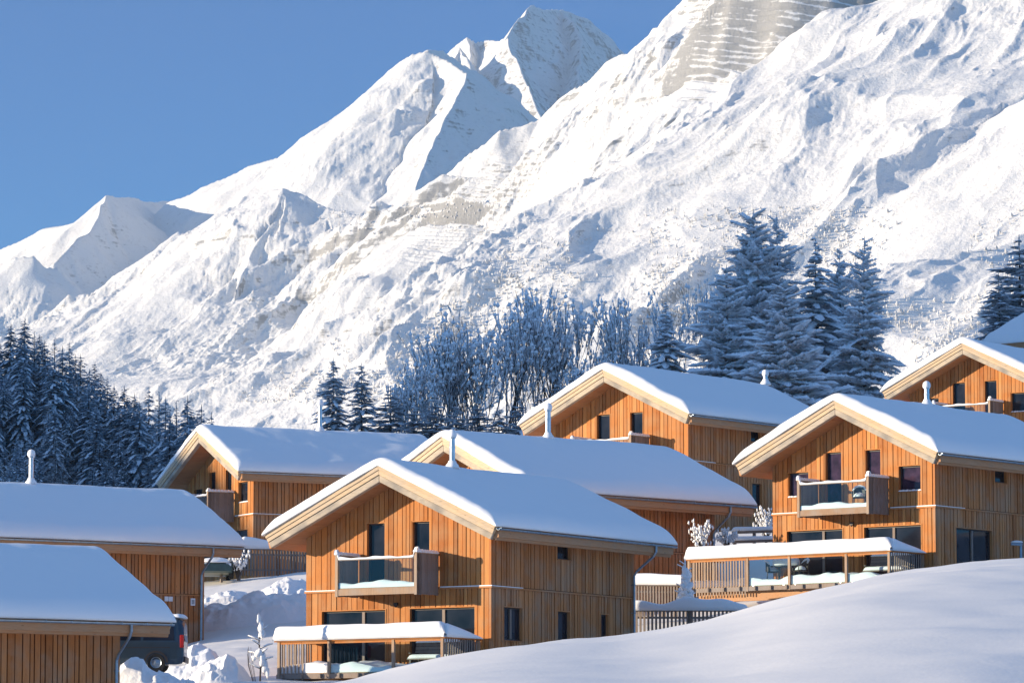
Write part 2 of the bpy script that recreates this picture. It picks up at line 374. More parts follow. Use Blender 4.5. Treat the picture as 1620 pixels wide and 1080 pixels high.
CR.append((crest((860,350,5200),(800,430,5115),(740,500,5040),(690,570,4960)),.7,.7))
CR.append((crest((1740,90,4080),(1660,130,4150),(1620,150,4180),(1580,168,4210),(1554,186,4230),(1535,235,4250),(1505,275,4280),(1470,320,4310),(1430,352,4340),(1380,400,4380),(1320,450,4400),(1240,510,4420)),.62,.9))
CR.append((crest((1650,330,3850),(1590,360,3870),(1530,420,3890),(1480,490,3910),(1440,560,3930)),.75,.8))
def mountain_z(X,Y):
    wx=X+14*fbm(X/260,Y/260,3,61)+6*fbm(X/60,Y/60,2,66); wy=Y+40*fbm(X/300,Y/300,3,71)+12*fbm(X/70,Y/70,2,76)
    best=np.full(X.shape,-1e9); dw=np.full(X.shape,500.)
    K=7.
    for P,sf,sb in CR:
        x0,x1=min(p[0] for p in P)-700,max(p[0] for p in P)+700; y0,y1=min(p[1] for p in P)-1400,max(p[1] for p in P)+1500
        sel=np.nonzero((X>x0)&(X<x1)&(Y>y0)&(Y<y1))
        if len(sel[0])==0: continue
        a=wx[sel]; b=wy[sel]; bz=np.full(a.shape,-1e9); bd=np.full(a.shape,1e9)
        for i in range(len(P)-1):
            ax,ay,az=P[i]; bx,by,bz_=P[i+1]; dx,dy=bx-ax,by-ay
            t=((a-ax)*dx+(b-ay)*dy)/(dx*dx+dy*dy); tc=np.clip(t,0,1)
            ex=a-ax-tc*dx; ey=b-ay-tc*dy; d=np.hypot(ex,ey)
            s=sb+(sf-sb)*sstep(-.6,.6,-ey/np.maximum(d,1e-3))
            h=az+(bz_-az)*tc-s*d*(1.12-.12*np.minimum(d/400,1.6))
            bz=np.maximum(bz,h); bd=np.minimum(bd,d)
        old=best[sel]
        e=np.clip(.5+.5*(bz-old)/K,0,1); new=old+(bz-old)*e+K*e*(1-e)*.3
        best[sel]=np.where(old<-1e8,bz,new)
        dw[sel]=np.where(bz>old,bd,dw[sel])
    best=np.maximum(best,-60)
    # fall line gullies: noise stretched along the local slope direction of the big face
    far=1-.25*sstep(6600,7200,Y)
    u=(X*.66-Y*.75); v_=(X*.75+Y*.66)
    r=ridged(u/250+.35*fbm(X/200,Y/200,2,31),v_/560,7,41,.52)
    r2=ridged(u/95+.5*fbm(X/150,Y/150,2,36),v_/330,6,51,.55)
    f=.8*fbm(u/30,v_/62,6,81,.62)+.9*(ridged(u/26,v_/60,5,85,.6)-.4)
    crag=sstep(-.15,.4,fbm(X/210,Y/260,3,91))
    f=f+.40*fbm(X/15,Y/20,4,87,.6)+.22*(ridged(X/44,Y/50,5,89,.6)-.4)
    m=sstep(4,110,dw)
    px0=CX+FPX*X/Y*.985; tw=sstep(1040,1110,px0)*(1-sstep(1330,1400,px0))*sstep(5150,5230,Y)*(1-sstep(5640,5720,Y))
    best=best+far*(1-.75*tw)*(46*(r-r.mean())*m+(16+15*crag)*(r2-r2.mean())*(.35+.65*m)+(1.6+7*crag)*f*(.5+.5*m))
    return best
ang=np.linspace(-.165,.165,1500)
v=np.linspace(0,1,1650); dep=np.unique(np.concatenate([3000*(9700/3000.)**v,np.linspace(5290,5420,190),np.linspace(5530,5760,110)]))
A_,D_=np.meshgrid(ang,dep); XM=A_*D_; YM=D_
ZM=mountain_z(XM,YM)
# strata: rock steps on the tower
def stepz(mask,h,amp):
    global ZM
    q=(ZM+.20*XM+9*fbm(XM/260,ZM/45,5,15,.6)+1.6*fbm(XM/17,ZM/11,3,17)+11*fbm(ZM/26+XM/300,XM/420,3,19))/h; fr=q-np.floor(q)
    ZM=ZM+mask*amp*(sstep(.15,.85,fr)-fr)*h
px_=CX+FPX*XM/(YM*math.cos(PITCH)+ZM*math.sin(PITCH))
tower=sstep(1060,1100,px_)*(1-sstep(1330,1400,px_))*sstep(5150,5230,YM)*(1-sstep(5700,5800,YM))
stepz(tower*(.55+.45*sstep(-.25,.25,fbm(XM/45,ZM/30,3,23))),10.,.9)
band=sstep(630,660,px_)*(1-sstep(830,870,px_))*sstep(5520,5550,YM)*(1-sstep(5740,5770,YM))
stepz(band,8.,.85)
def mountain_mat():
    m,nt,b=mat('mountain_snow_rock'); L=nt.links
    g=N(nt,'ShaderNodeNewGeometry'); sep=N(nt,'ShaderNodeSeparateXYZ'); L.new(g.outputs['Normal'],sep.inputs[0])
    pos=g.outputs['Position']
    n1=N(nt,'ShaderNodeTexNoise',Scale=.05,Detail=9.0,Roughness=.72); L.new(pos,n1.inputs['Vector'])
    n2=N(nt,'ShaderNodeTexNoise',Scale=.22,Detail=5.0,Roughness=.7); L.new(pos,n2.inputs['Vector'])
    mp=N(nt,'ShaderNodeMapping'); mp.inputs['Scale'].default_value=(.010,.010,.22); mp.inputs['Rotation'].default_value=(0,R(6),0); L.new(pos,mp.inputs['Vector'])
    st=N(nt,'ShaderNodeTexNoise',Scale=1.0,Detail=6.0,Roughness=.7); L.new(mp.outputs[0],st.inputs['Vector'])
    # rock where the slope is too steep to hold snow
    sl=math_(nt,'ADD',sep.outputs['Z'],math_(nt,'MULTIPLY',math_(nt,'SUBTRACT',n1.outputs[0],.5),1.0))
    sl=math_(nt,'ADD',sl,math_(nt,'MULTIPLY',math_(nt,'SUBTRACT',st.outputs[0],.5),.55))
    rk=ramp(nt,[(.41,(1,1,1)),(.53,(0,0,0))]); L.new(sl,rk.inputs[0])
    rc=ramp(nt,[(.3,(.07,.068,.067)),(.5,(.175,.17,.168)),(.7,(.10,.097,.096))]); L.new(st.outputs[0],rc.inputs[0])
    # bare twigs and boulders poking through
    sp=math_(nt,'ADD',math_(nt,'MULTIPLY',n1.outputs[0],.5),math_(nt,'MULTIPLY',n2.outputs[0],.5))
    dk=ramp(nt,[(.53,(0,0,0)),(.62,(1,1,1))]); L.new(sp,dk.inputs[0])
    snow=mixc(nt,math_(nt,'MULTIPLY',dk.outputs[0],.38),(.80,.785,.765),(.36,.34,.32))
    out=mixc(nt,math_(nt,'MULTIPLY',rk.outputs[0],.72),snow,rc.outputs[0])
    L.new(out,b.inputs['Base Color']); b.inputs['Roughness'].default_value=.8; b.inputs['Specular IOR Level'].default_value=.1
    rg=N(nt,'ShaderNodeTexNoise',noise_type='RIDGED_MULTIFRACTAL',Scale=.03,Detail=9.0,Roughness=.62,Lacunarity=2.1); mp3=N(nt,'ShaderNodeMapping'); mp3.inputs['Scale'].default_value=(1,.6,1.0); L.new(pos,mp3.inputs['Vector']); L.new(mp3.outputs[0],rg.inputs['Vector'])
    h=math_(nt,'ADD',math_(nt,'MULTIPLY',rg.outputs[0],.55),math_(nt,'MULTIPLY',n2.outputs[0],.45))
    bp=N(nt,'ShaderNodeBump',Strength=.6,Distance=6.0); L.new(h,bp.inputs['Height']); L.new(bp.outputs[0],b.inputs['Normal'])
    return m
M['mountain']=mountain_mat()
link('mountains',raw_mesh('mountains',np.stack([XM.ravel(),YM.ravel(),ZM.ravel()],1),grid_faces(len(ang),len(dep)),[M['mountain']]),kind='structure')
# forested hill mesh (left)
patch('forest_hill',np.linspace(-460,20,180),np.linspace(190,800,200),lambda X,Y: np.maximum(hill_z(X,Y),land(X,Y)-2.5)+.25,M['ground_snow'],kind='structure')
# ------------------------------------------------------------------ chalets
W2,LEN,OV,OVB,SO,HR,HE,TV=4.2,10.62,1.35,1.44,1.03,4.615,2.15,.57
EX=W2+SO; SLOPE=(HR-HE)/EX; ZB=-3.4
def roofz(x): return HR-abs(x)*SLOPE
def soff(x): return roofz(x)-TV
def boards(mb,a0,a1,top,openings,T,z0,z1=None,pitch=.155,seed=0,thick=.045,gap=.030,mat=0):
    """vertical boards between a0..a1; top(a) gives the roof line; openings = (a0,a1,z0,z1)"""
    rr=random.Random(seed); a=a0; tone=rr.random(); k=0
    while a<a1-.02:
        wdt=rr.choice((.17,.20,.24,.27))*rr.uniform(.94,1.06); b=min(a+wdt,a1)
        if a1-b<.1: b=a1
        tone=rr.random(); proud=rr.choice((0,.012,.022))
        cuts=sorted(set([a,b]+[c for o in openings for c in o[:2] if a+.01<c<b-.01]))
        for s,e in zip(cuts[:-1],cuts[1:]):
            s2=s+(gap/2 if s==a else 0); e2=e-(gap/2 if e==b else 0)
            mid=(s+e)/2; iv=[(z0,None)]
            for o in openings:
                if o[0]<=mid<=o[1]:
                    nv=[]
                    for (l,h) in iv:
                        hh=1e9 if h is None else h
                        if o[3]<=l or o[2]>=hh: nv.append((l,h)); continue
                        if o[2]>l+.02: nv.append((l,o[2]))
                        if o[3]<hh-.02: nv.append((o[3],h))
                    iv=nv
            for (l,h) in iv:
                if h is None or (z1 is not None and h>z1): h=z1
                ha,hb=(h,h) if h is not None else (top(s2),top(e2))
                if h is None and top(mid)<=l+.02: continue
                if h is None and s2<0<e2 and top(0)>top(s2) : pass
                if ha-l<.02: continue
                n0,n1=-.0-proud,thick
                mb.hexa([(s2,n0,l),(e2,n0,l),(e2,n1,l),(s2,n1,l),(s2,n0,ha),(e2,n0,hb),(e2,n1,hb),(s2,n1,ha)],mat,tone,T)
        a=b
def T_front(a,n,z): return (a,n,z)
def T_back(a,n,z): return (-a,LEN-n,z)
def T_right(a,n,z): return (W2-n,a,z)
def T_left(a,n,z): return (-W2+n,LEN-a,z)
def window(parent,T,a0,a1,z0,z1,mull=(),depth=.17,snow=False,curtain=False,wood='larch',name='window',label=None,seed=0):
    m=MB(); t=.035      # timber lining of the opening
    m.box(a0,a0+t,.0,depth+.06,z0,z1,0,.3,T); m.box(a1-t,a1,.0,depth+.06,z0,z1,0,.6,T)
    m.box(a0+t,a1-t,.0,depth+.06,z1-t,z1,0,.2,T); m.box(a0+t,a1-t,-.02,depth+.06,z0,z0+t,0,.8,T)
    win=m.build(name,M[wood],parent)
    if label: win['label']=label
    f=MB(); q=.055; A0,A1,Z0,Z1=a0+t+.002,a1-t-.002,z0+t+.002,z1-t-.002
    f.box(A0,A0+q,depth-.03,depth+.04,Z0,Z1,0,None,T); f.box(A1-q,A1,depth-.03,depth+.04,Z0,Z1,0,None,T)
    f.box(A0+q,A1-q,depth-.03,depth+.04,Z0,Z0+q,0,None,T); f.box(A0+q,A1-q,depth-.03,depth+.04,Z1-q,Z1,0,None,T)
    for c in mull: f.box(c-.06,c+.06,depth-.05,depth+.039,Z0+q,Z1-q,1,None,T)
    f.build('frame',[M['frame'],M['greywood']],win)
    p=MB(); p.box(A0+q,A1-q,depth+.01,depth+.025,Z0+q,Z1-q,0,None,T); p.build('pane',M['pane_violet' if curtain else 'pane'],win)
    if snow:
        s=MB(); n=7
        for i in range(n):
            c=a0+(a1-a0)*(i+.5)/n; s.blob(T(c,.06,z0+.05),(a1-a0)/n*.8,.09,.05+.02*random.random(),seed*9+i,.2,8,6,flat=.3)
        s.build('sill_snow',M['snow'],win,smooth=True)
    return win
def roof_snow_mesh(seed,thick=.42):
    x0,x1=-EX-.06,EX+.07; y0,y1=-OV-.07,LEN+OVB+.06; s=.11
    xs=np.concatenate([x0+np.array([0,.01,.03,.06,.1,.15,.21,.28,.36,.45]),np.linspace(x0+.55,x1-.55,84),x1-np.array([.45,.36,.28,.21,.15,.1,.06,.03,.01,0])])
    ys=np.concatenate([y0+np.array([0,.01,.03,.06,.1,.15,.21,.28,.36,.45]),np.linspace(y0+.55,y1-.55,96),y1-np.array([.45,.36,.28,.21,.15,.1,.06,.03,.01,0])])
    X,Y=np.meshgrid(xs,ys)
    dx=np.minimum(X-x0,x1-X); dy=np.minimum(Y-y0,y1-Y)
    Rr=.42; rx=np.clip(dx/.62,0,1); ry=np.clip(dy/.34,0,1)
    prof=np.sqrt(np.clip(1-(1-rx)**2,0,1))*np.sqrt(np.clip(1-(1-ry)**2,0,1))
    th=thick*(1+.22*fbm(X*.3,Y*.22,3,seed)+.05*fbm(X*1.3,Y*1.3,3,seed+3))
    th=th*(1+.25*np.exp(-((np.abs(X)-EX+.55)/.5)**2)*fbm(Y*.35,X*0,3,seed+21))
    th=th+.05*np.exp(-dy/.8)*fbm(X*1.1,Y*.4,3,seed+7)
    ab=np.sqrt(X*X+.35**2)-.15
    z=HR-ab*SLOPE+.012+th*prof
    zb=HR-np.abs(X)*SLOPE+.008
    # slightly irregular edge
    ox=(.07*fbm(Y*.5,X*0+seed,3,seed+11)+.04*fbm(Y*2.1,X*0+seed,3,seed+12))*(1-rx)*np.sign(X); oy=.05*fbm(X*1.3,Y*0+seed,3,seed+13)*(1-ry)*np.where(Y<(y0+y1)/2,-1,1)
    z=np.maximum(z,zb+.004)
    nx,ny=len(xs),len(ys)
    V=np.concatenate([np.stack([(X+ox).ravel(),(Y+oy).ravel(),z.ravel()],1),np.stack([(X+ox).ravel(),(Y+oy).ravel(),zb.ravel()],1)])
    F=grid_faces(nx,ny); n=nx*ny
    b=np.concatenate([np.arange(nx),np.arange(1,ny)*nx+nx-1,(ny-1)*nx+np.arange(nx-2,-1,-1),np.arange(ny-2,0,-1)*nx])
    b2=np.roll(b,-1); side=np.stack([b2,b,b+n,b2+n],1)
    return raw_mesh('roof_snow',V,np.concatenate([F,F[:,::-1]+n,side]),[M['roof_snow']])
UPW=[(-3.4,-2.26,.67,1.79),(2.32,3.5,.66,1.8)]
def chalet(h,label,upwin=(True,True),balcony=True,side='A',flue=None,chair=False,detail=2,trimsnow=True,seed=0,plates=False,lower=True):
    X,Y,Z,r=CH[h]
    t=thing('chalet',label,'chalet',(X,Y,Z),R(r),'timber holiday chalets under snow'); t.scale=(SC.get(h,1.),)*3
    rnd=random.Random(seed)
    # --- walls
    fo=[(-1.43,-.55,-.02,2.57),(.63,1.47,-.02,2.57),(-3.49,-.52,-2.9,-.72),(.53,3.49,-2.9,-.71)]
    if upwin[0]: fo.append(UPW[0])
    if upwin[1]: fo.append(UPW[1])
    if side=='A': so=[(4.73,5.81,1.23,1.86),(.87,2.26,-2.0,-.69),(4.77,5.75,-2.9,-.7),(8.02,8.67,-1.68,-.69)]
    elif side=='B': so=[(4.59,5.6,1.25,1.86),(8.3,9.1,1.25,1.86),(1.54,4.41,-2.9,-.78),(7.4,8.4,-2.9,-.75)]
    elif side=='D': so=[(5.2,6.1,1.25,1.89),(5.3,6.2,-1.9,-.74),(1.2,2.2,-2.0,-.7)]
    elif side=='C': so=[(4.6,5.6,1.25,1.86),(9.2,9.9,-2.3,-1.3)]
    else: so=[]
    c=MB(); I=.235
    c.hexa([(-W2+I,I,ZB),(W2-I,I,ZB),(W2-I,LEN-I,ZB),(-W2+I,LEN-I,ZB),(-W2+I,I,1.9),(W2-I,I,1.9),(W2-I,LEN-I,1.9),(-W2+I,LEN-I,1.9)])
    c.add([(-W2+I,I,1.9),(W2-I,I,1.9),(0,I,soff(0)-.12),(-W2+I,LEN-I,1.9),(W2-I,LEN-I,1.9),(0,LEN-I,soff(0)-.12)],[(0,1,2),(5,4,3),(0,2,5,3),(1,4,5,2)])
    # thin backing right behind the boards so that gaps read dark
    c.build('wall_core',M['core'],t)
    f=MB(); frt=soff
    segs=[(-W2,0,ZB,-.045),(0,W2,ZB,-.045)]
    boards(f,-W2,0,frt,fo,T_front,.045,seed=seed*7+1); boards(f,0,W2,frt,fo,T_front,.045,seed=seed*7+2)
    boards(f,-W2,W2,frt,fo,lambda a,n,z:(a,n+.02,z),ZB,-.045,seed=seed*7+3)
    fw=f.build('wall',M['larch'],t); fw['label']='sunlit orange gable wall'
    GAP=.042
    s=MB(); eav=lambda a: soff(W2)+.0
    boards(s,.03,LEN-.03,eav,so,T_right,.045,seed=seed*7+4,gap=GAP); boards(s,.03,LEN-.03,eav,so,lambda a,n,z:T_right(a,n+.02,z),ZB,-.045,seed=seed*7+5,gap=GAP)
    s.box(-.012,.03,.004,.10,ZB,soff(W2)-.01,0,.4,T_right)
    sw=s.build('wall',M['aged'],t); sw['label']='weathered brown side wall'
    bk=MB(); boards(bk,-W2,0,frt,[],T_back,ZB,seed=seed*7+6); boards(bk,0,W2,frt,[],T_back,ZB,seed=seed*7+8); boards(bk,.03,LEN-.03,eav,[],T_left,ZB,seed=seed*7+9)
    bk.build('wall',M['aged'],t)
    tr=MB(); tr.box(-W2-.03,W2+.04,-.055,.03,-.045,.02,0,.5); tr.box(W2-.03,W2+.05,.032,LEN,-.043,.022,0,.7)
    trim=tr.build('storey_trim',M['aged'],t)
    if trimsnow:
        ts=MB(); ts.box(-W2-.02,-1.9,-.05,-.005,.021,.055); ts.build('ledge_snow',M['snow'],trim)
        ts=MB(); ts.box(1.95,W2+.045,-.05,-.005,.021,.06); ts.box(W2+.004,W2+.045,-.006,2.2,.023,.05); ts.build('ledge_snow',M['snow'],trim)
    # --- openings
    window(t,T_front,*fo[0][:2],0.0,2.57,name='balcony_door',seed=seed,curtain=h=='B'); window(t,T_front,*fo[1][:2],0.0,2.57,name='balcony_door',seed=seed,curtain=h=='B')
    window(t,T_front,*fo[2],mull=(-1.62,),seed=seed); window(t,T_front,*fo[3],mull=(2.0,),seed=seed)
    for o in fo[4:]: window(t,T_front,*o,snow=True,seed=seed+3,curtain=h=='B')
    for o in so: window(t,T_right,*o,wood='aged',mull=(((o[0]+o[1])/2,) if o[1]-o[0]>1.2 else ()),seed=seed)
    # --- roof
    rf=MB()
    for sg in (-1,1):
        P=lambda x,dz:(sg*x,roofz(x)+dz)
        a,b_=-OV+.20,LEN+OVB-.12
        q=[]
        for yy in (a,b_):
            q.append([(0,yy,HR),(sg*EX,yy,HE),(sg*(EX-.12),yy,HE+.12*SLOPE-TV+.02),(0,yy,HR-TV+.02)])
        (A,B)=q
        vs=A+B
        fs=[(0,1,2,3),(7,6,5,4),(0,4,5,1),(1,5,6,2),(2,6,7,3)]
        if sg<0: fs=[tuple(reversed(x)) for x in fs]
        rf.add(vs,fs)
    roof=rf.build('roof',M['paley'],t)
    sfm=MB()
    for sg in (-1,1):
        a,b_=-OV+.20,LEN+OVB-.12; k=11
        for i in range(k):                     # soffit boards run along the eaves
            xa=(EX-.14)*i/k+.004; xb=(EX-.14)*(i+1)/k-.006
            za,zb=roofz(xa)-TV,roofz(xb)-TV
            pts=[(sg*xa,a,za-.012),(sg*xb,a,zb-.012),(sg*xb,b_,zb-.012),(sg*xa,b_,za-.012),(sg*xa,a,za+.012),(sg*xb,a,zb+.012),(sg*xb,b_,zb+.012),(sg*xa,b_,za+.012)]
            sfm.add(pts,[(3,2,1,0),(4,5,6,7),(0,1,5,4),(1,2,6,5),(2,3,7,6),(3,0,4,7)])
    sfm.build('soffit',M['soffit'],roof)
    layers=[(.0,.17,.0,.16,'pale'),(.172,.345,.035,.19,'pale'),(.347,.62,.075,.25,'grey_log')]
    for front in (True,False):
        for li,(d0,d1,inn,thk,mt) in enumerate(layers):
            v=MB()
            for sg in (-1,1):
                e0=EX-.02-d0*.42; e1=EX-.02-d1*.42
                if front: ya,yb=-OV+inn,-OV+.2+thk*.2+inn
                else: ya,yb=LEN+OVB-.2-inn,LEN+OVB-inn
                p=[(0,roofz(0)-d1),(sg*e1,roofz(e1)-d1),(sg*e0,roofz(e0)-d0),(0,roofz(0)-d0)]
                # split each rake board into lengths with their own tone
                vs=[(x,ya,z) for x,z in p]+[(x,yb,z) for x,z in p]
                fs=[(0,1,2,3),(7,6,5,4),(0,4,5,1),(1,5,6,2),(2,6,7,3),(3,7,4,0)]
                if sg<0: fs=[tuple(reversed(x)) for x in fs]
                v.add(vs,fs,0,rnd.random())
            v.build('verge_board',M[mt],roof,bevel=.012 if li<2 else .03)
    link('roof_snow',roof_snow_mesh(seed*5+2),roof)
    # --- gutter, brackets, downpipe (right eave)
    g=MB(); gx=EX+.075; gz_=HE-.075; n=7; y0,y1=-OV+.05,LEN+OVB-.02
    out=[(gx+.075*math.cos(a),gz_+.075*math.sin(a)) for a in [math.pi+math.pi*i/n for i in range(n+1)]]
    inn=[(gx+.066*math.cos(a),gz_+.066*math.sin(a)) for a in [math.pi+math.pi*i/n for i in range(n,-1,-1)]]
    ring=out+inn; m_=len(ring)
    g.add([(x,y0,z) for x,z in ring]+[(x,y1,z) for x,z in ring],[(i,(i+1)%m_,(i+1)%m_+m_,i+m_) for i in range(m_)]+[tuple(range(m_-1,-1,-1)),tuple(range(m_,2*m_))])
    k=int((y1-y0)/.9)
    for i in range(k+1):
        yy=y0+.1+i*(y1-y0-.2)/k; g.box(gx-.08,gx+.085,yy-.012,yy+.012,gz_+.0,gz_+.018)
        g.box(gx+.072,gx+.084,yy-.012,yy+.012,gz_-.06,gz_+.0)
    gut=g.build('gutter',M['metal'],t)
    d=MB(); dy=LEN-.18
    d.tube([(gx,dy,gz_-.05),(gx,dy,gz_-.28),(gx-.12,dy,gz_-.46),(W2+.22,dy,gz_-1.02),(W2+.10,dy,gz_-1.2),(W2+.10,dy,ZB)],.05,8)
    for zz in (-2.2,-.6,.5): d.box(W2+.0,W2+.16,dy-.065,dy+.065,zz,zz+.03)
    d.build('downpipe',M['metal'],gut,smooth=False)
    fb=MB(); fb.box(EX-.13,EX+.0,-OV+.21,LEN+OVB-.13,HE-.40,HE-.04,0,.3); fb.build('eave_board',M['paley'],roof)
    # --- steel flue
    if flue:
        fx,fy,fh=flue; zb=roofz(fx)+.2
        q=MB(); q.lathe((fx,fy,zb),[(.115,-.3),(.115,fh*.62),(.125,fh*.62),(.125,fh*.66),(.11,fh*.66),(.11,fh*.86),(.15,fh*.88),(.15,fh*.9),(.09,fh*.91)],14)
        fl=q.build('chimney',M['steel'],t,smooth=False)
        sn=MB(); sn.lathe((fx,fy,zb+fh*.9),[(.15,0),(.175,.05),(.175,.14),(.15,.23),(.08,.29),(.02,.31)],14);
        sn.build('snow_cap',M['snow'],fl,smooth=True)
        sn=MB(); sn.lathe((fx,fy,zb+.14),[(.30,0),(.24,.14),(.17,.22),(.145,.30)],12); sn.build('snow_collar',M['snow'],fl,smooth=True)
    # --- balcony
    if balcony:
        b=MB(); y0=-1.52; xl,xr=-1.80,1.88
        b.box(xl+.12,xr-.14,y0+.02,-.06,-.06,.02,1)                        # floor
        b.box(xl+.02,xr-.02,y0-.02,y0+.09,-.26,-.03,1); b.box(xl+.1,xl+.22,y0+.1,-.06,-.25,-.062,1); b.box(xr-.22,xr-.1,y0+.1,-.06,-.25,-.062,1)
        for (x,sx) in ((xl,1),(xr,-1)):
            b.box(x-.04 if sx<0 else x,x if sx<0 else x+.04,y0-.0,y0+.3,-.3,1.28,1,.9)
            a=y0+.02
            while a<-.08:                                               # closed board cheeks
                e=min(a+.15,-.06); b.box(*( (x,x+.06) if sx>0 else (x-.06,x)),a,e-.008,-.28+.01*rnd.random(),1.24,0,rnd.random()); a=e
            b.box(x-.02 if sx>0 else x-.14,x+.14 if sx>0 else x+.02,y0-.05,-.06,1.24,1.285,1)
            b.box(x if sx>0 else x-.12,x+.12 if sx>0 else x,y0-.04,y0+.10,-.3,1.24,1)
        bal=b.build('balcony',[M['greywood'],M['deckwood']],t)
        gl=MB(); gl.box(xl+.13,xr-.13,y0+.01,y0+.022,.0,1.06); gl.build('glass_panel',M['glass'],bal)
        rl=MB(); rl.box(xl+.12,xr-.12,y0-.01,y0+.04,1.06,1.09); rl.build('handrail',M['greywood'],bal)
        sn=MB(); n=30
        xs=np.linspace(xl-.03,xr+.03,60); V=[];Fc=[]
        def hh(x):
            q=.085+.05*math.exp(-((x-xl-.05)/.22)**2)+.05*math.exp(-((x-xr+.05)/.22)**2)+.022*math.sin(3.1*x+seed)+.012*math.sin(9*x+seed*2)
            base=1.286 if (x<xl+.13 or x>xr-.13) else 1.091
            if base>1.2: q+=.06
            return base,max(q,.03)
        secs=[]
        for x in xs:
            bz,q=hh(x); wd=.075 if bz<1.2 else .10
            secs.append([(x,y0+.02+wd*math.cos(a),bz+q*max(math.sin(a),0)**.7) for a in [math.pi*i/7 for i in range(8)]])
        for sct in secs: V+=sct
        for i in range(len(secs)-1):
            for j in range(7): Fc.append((i*8+j,i*8+j+1,(i+1)*8+j+1,(i+1)*8+j))
            Fc.append((i*8,(i+1)*8,(i+1)*8+7,i*8+7))
        Fc+= [tuple(range(8)),tuple(range(len(V)-1,len(V)-9,-1))]
        sn.add(V,Fc)
        for x in (xl+.06,xr-.06):
            for i in range(8): sn.blob((x,y0+.05+i*.19,1.30),.13,.17,.11,seed+i,.12,10,7,flat=.7)
        # snow lying on the balcony floor, banked against the glass
        fx=np.linspace(xl+.13,xr-.13,26); V=[];Fc=[]
        for x in fx:
            q=.20+.05*math.sin(2.3*x+seed)+.02*math.sin(7*x)
            V+=[(x,y0+.03,.021),(x,y0+.03,q+.02),(x,y0+.25,q+.05),(x,y0+.7,q*.8+.02),(x,-.3,q*.5),(x,-.08,.05)]
        for i in range(len(fx)-1):
            for j in range(5): Fc.append((i*6+j,(i+1)*6+j,(i+1)*6+j+1,i*6+j+1))
        sn.add(V,Fc)
        sn.build('balcony_snow',M['snow'],bal,smooth=True)
    # --- small wall lamp between the lower windows
    wl=MB(); wl.box(-.10,.06,-.12,-.02,-.62,-.5); wl.lathe((-.02,-.09,-.68),[(.03,0),(.05,.03),(.05,.06)],8)
    wl.build('wall_lamp',M['frame'],t)
    return t
chalet('A','nearest complete chalet in the middle, two balcony doors and no upper side windows',(False,False),side='A',flue=(.35,3.3,1.5),seed=1)
chalet('B','large chalet above the snow bank at right with an armchair on its balcony',side='B',flue=(.3,5.3,1.05),seed=2)
chalet('C','chalet squeezed behind the middle one, its gable hidden and a long snowy roof slope showing',side='C',flue=(.3,4.5,1.55),seed=3)
chalet('D','upper middle chalet standing right in front of the tall larches',(False,False),side='D',flue=(.2,12.2,.7),seed=4)
chalet('E','chalet with a deeply shaded overhang in front of the dark spruce wood',side='E',flue=(.3,5.7,1.75),seed=5)
chalet('F','chalet at the left edge whose back corner carries two small white plates',side='F',flue=(.3,4.1,1.55),seed=6)
chalet('G','lowest chalet in the bottom left corner with the van parked behind it',side='G',flue=(.3,2.0,1.4),seed=7)
chalet('H','highest lit chalet at the right edge showing two gable windows over another roof',(True,True),side='B',flue=None,seed=8)
chalet('I','hidden chalet at the far right, only its snowy roof slope and flue showing',side='I',flue=(-.6,8.0,1.9),seed=9)
# ------------------------------------------------------------------ trees (numpy triangle soups; every leaf-sized face and snow pad is real geometry)
class Soup:
    def __init__(s): s.V=[];s.F=[];s.M=[];s.n=0
    def add(s,V,F,m):
        V=np.asarray(V,float); F=np.asarray(F); s.V.append(V); s.F.append(F+s.n); s.M.append(np.full(len(F),m)); s.n+=len(V)
    def mesh(s,name,mats,smooth=False):
        return raw_mesh(name,np.concatenate(s.V),np.concatenate(s.F),mats,smooth,np.concatenate(s.M))
_ico=None
def octas(s,C,A,B,U,m,rng,jit=.18):
    """many six-cornered pads: centre C, half axes A,B,U (n,3)"""
    n=len(C)
    if n==0: return
    k=np.array([[1,0,0],[.5,.87,0],[-.5,.87,0],[-1,0,0],[-.5,-.87,0],[.5,-.87,0],[0,0,1],[0,0,-.6]])
    f=[[i,(i+1)%6,6] for i in range(6)]+[[(i+1)%6,i,7] for i in range(6)]
    j=1+jit*(rng.rand(n,8,1)*2-1)
    K=k[None]*j
    V=C[:,None,:]+K[:,:,0:1]*A[:,None,:]+K[:,:,1:2]*B[:,None,:]+K[:,:,2:3]*U[:,None,:]
    F=(np.array(f)[None]+8*np.arange(n)[:,None,None]).reshape(-1,3)
    s.add(V.reshape(-1,3),F,m)
def sprays(s,P,D,S,m,rng,fold=.25):
    """many needle sprays: folded diamonds at P along D (n,3), side vector S"""
    n=len(P)
    if n==0: return
    up=np.array([0,0,1.])
    V=np.stack([P,P+D*.45+S-up*np.linalg.norm(S,axis=1)[:,None]*fold*2,P+D,P+D*.45-S-up*np.linalg.norm(S,axis=1)[:,None]*fold*2],1)
    F=(np.array([[0,1,2],[0,2,3]])[None]+4*np.arange(n)[:,None,None]).reshape(-1,3)
    s.add(V.reshape(-1,3),F,m)
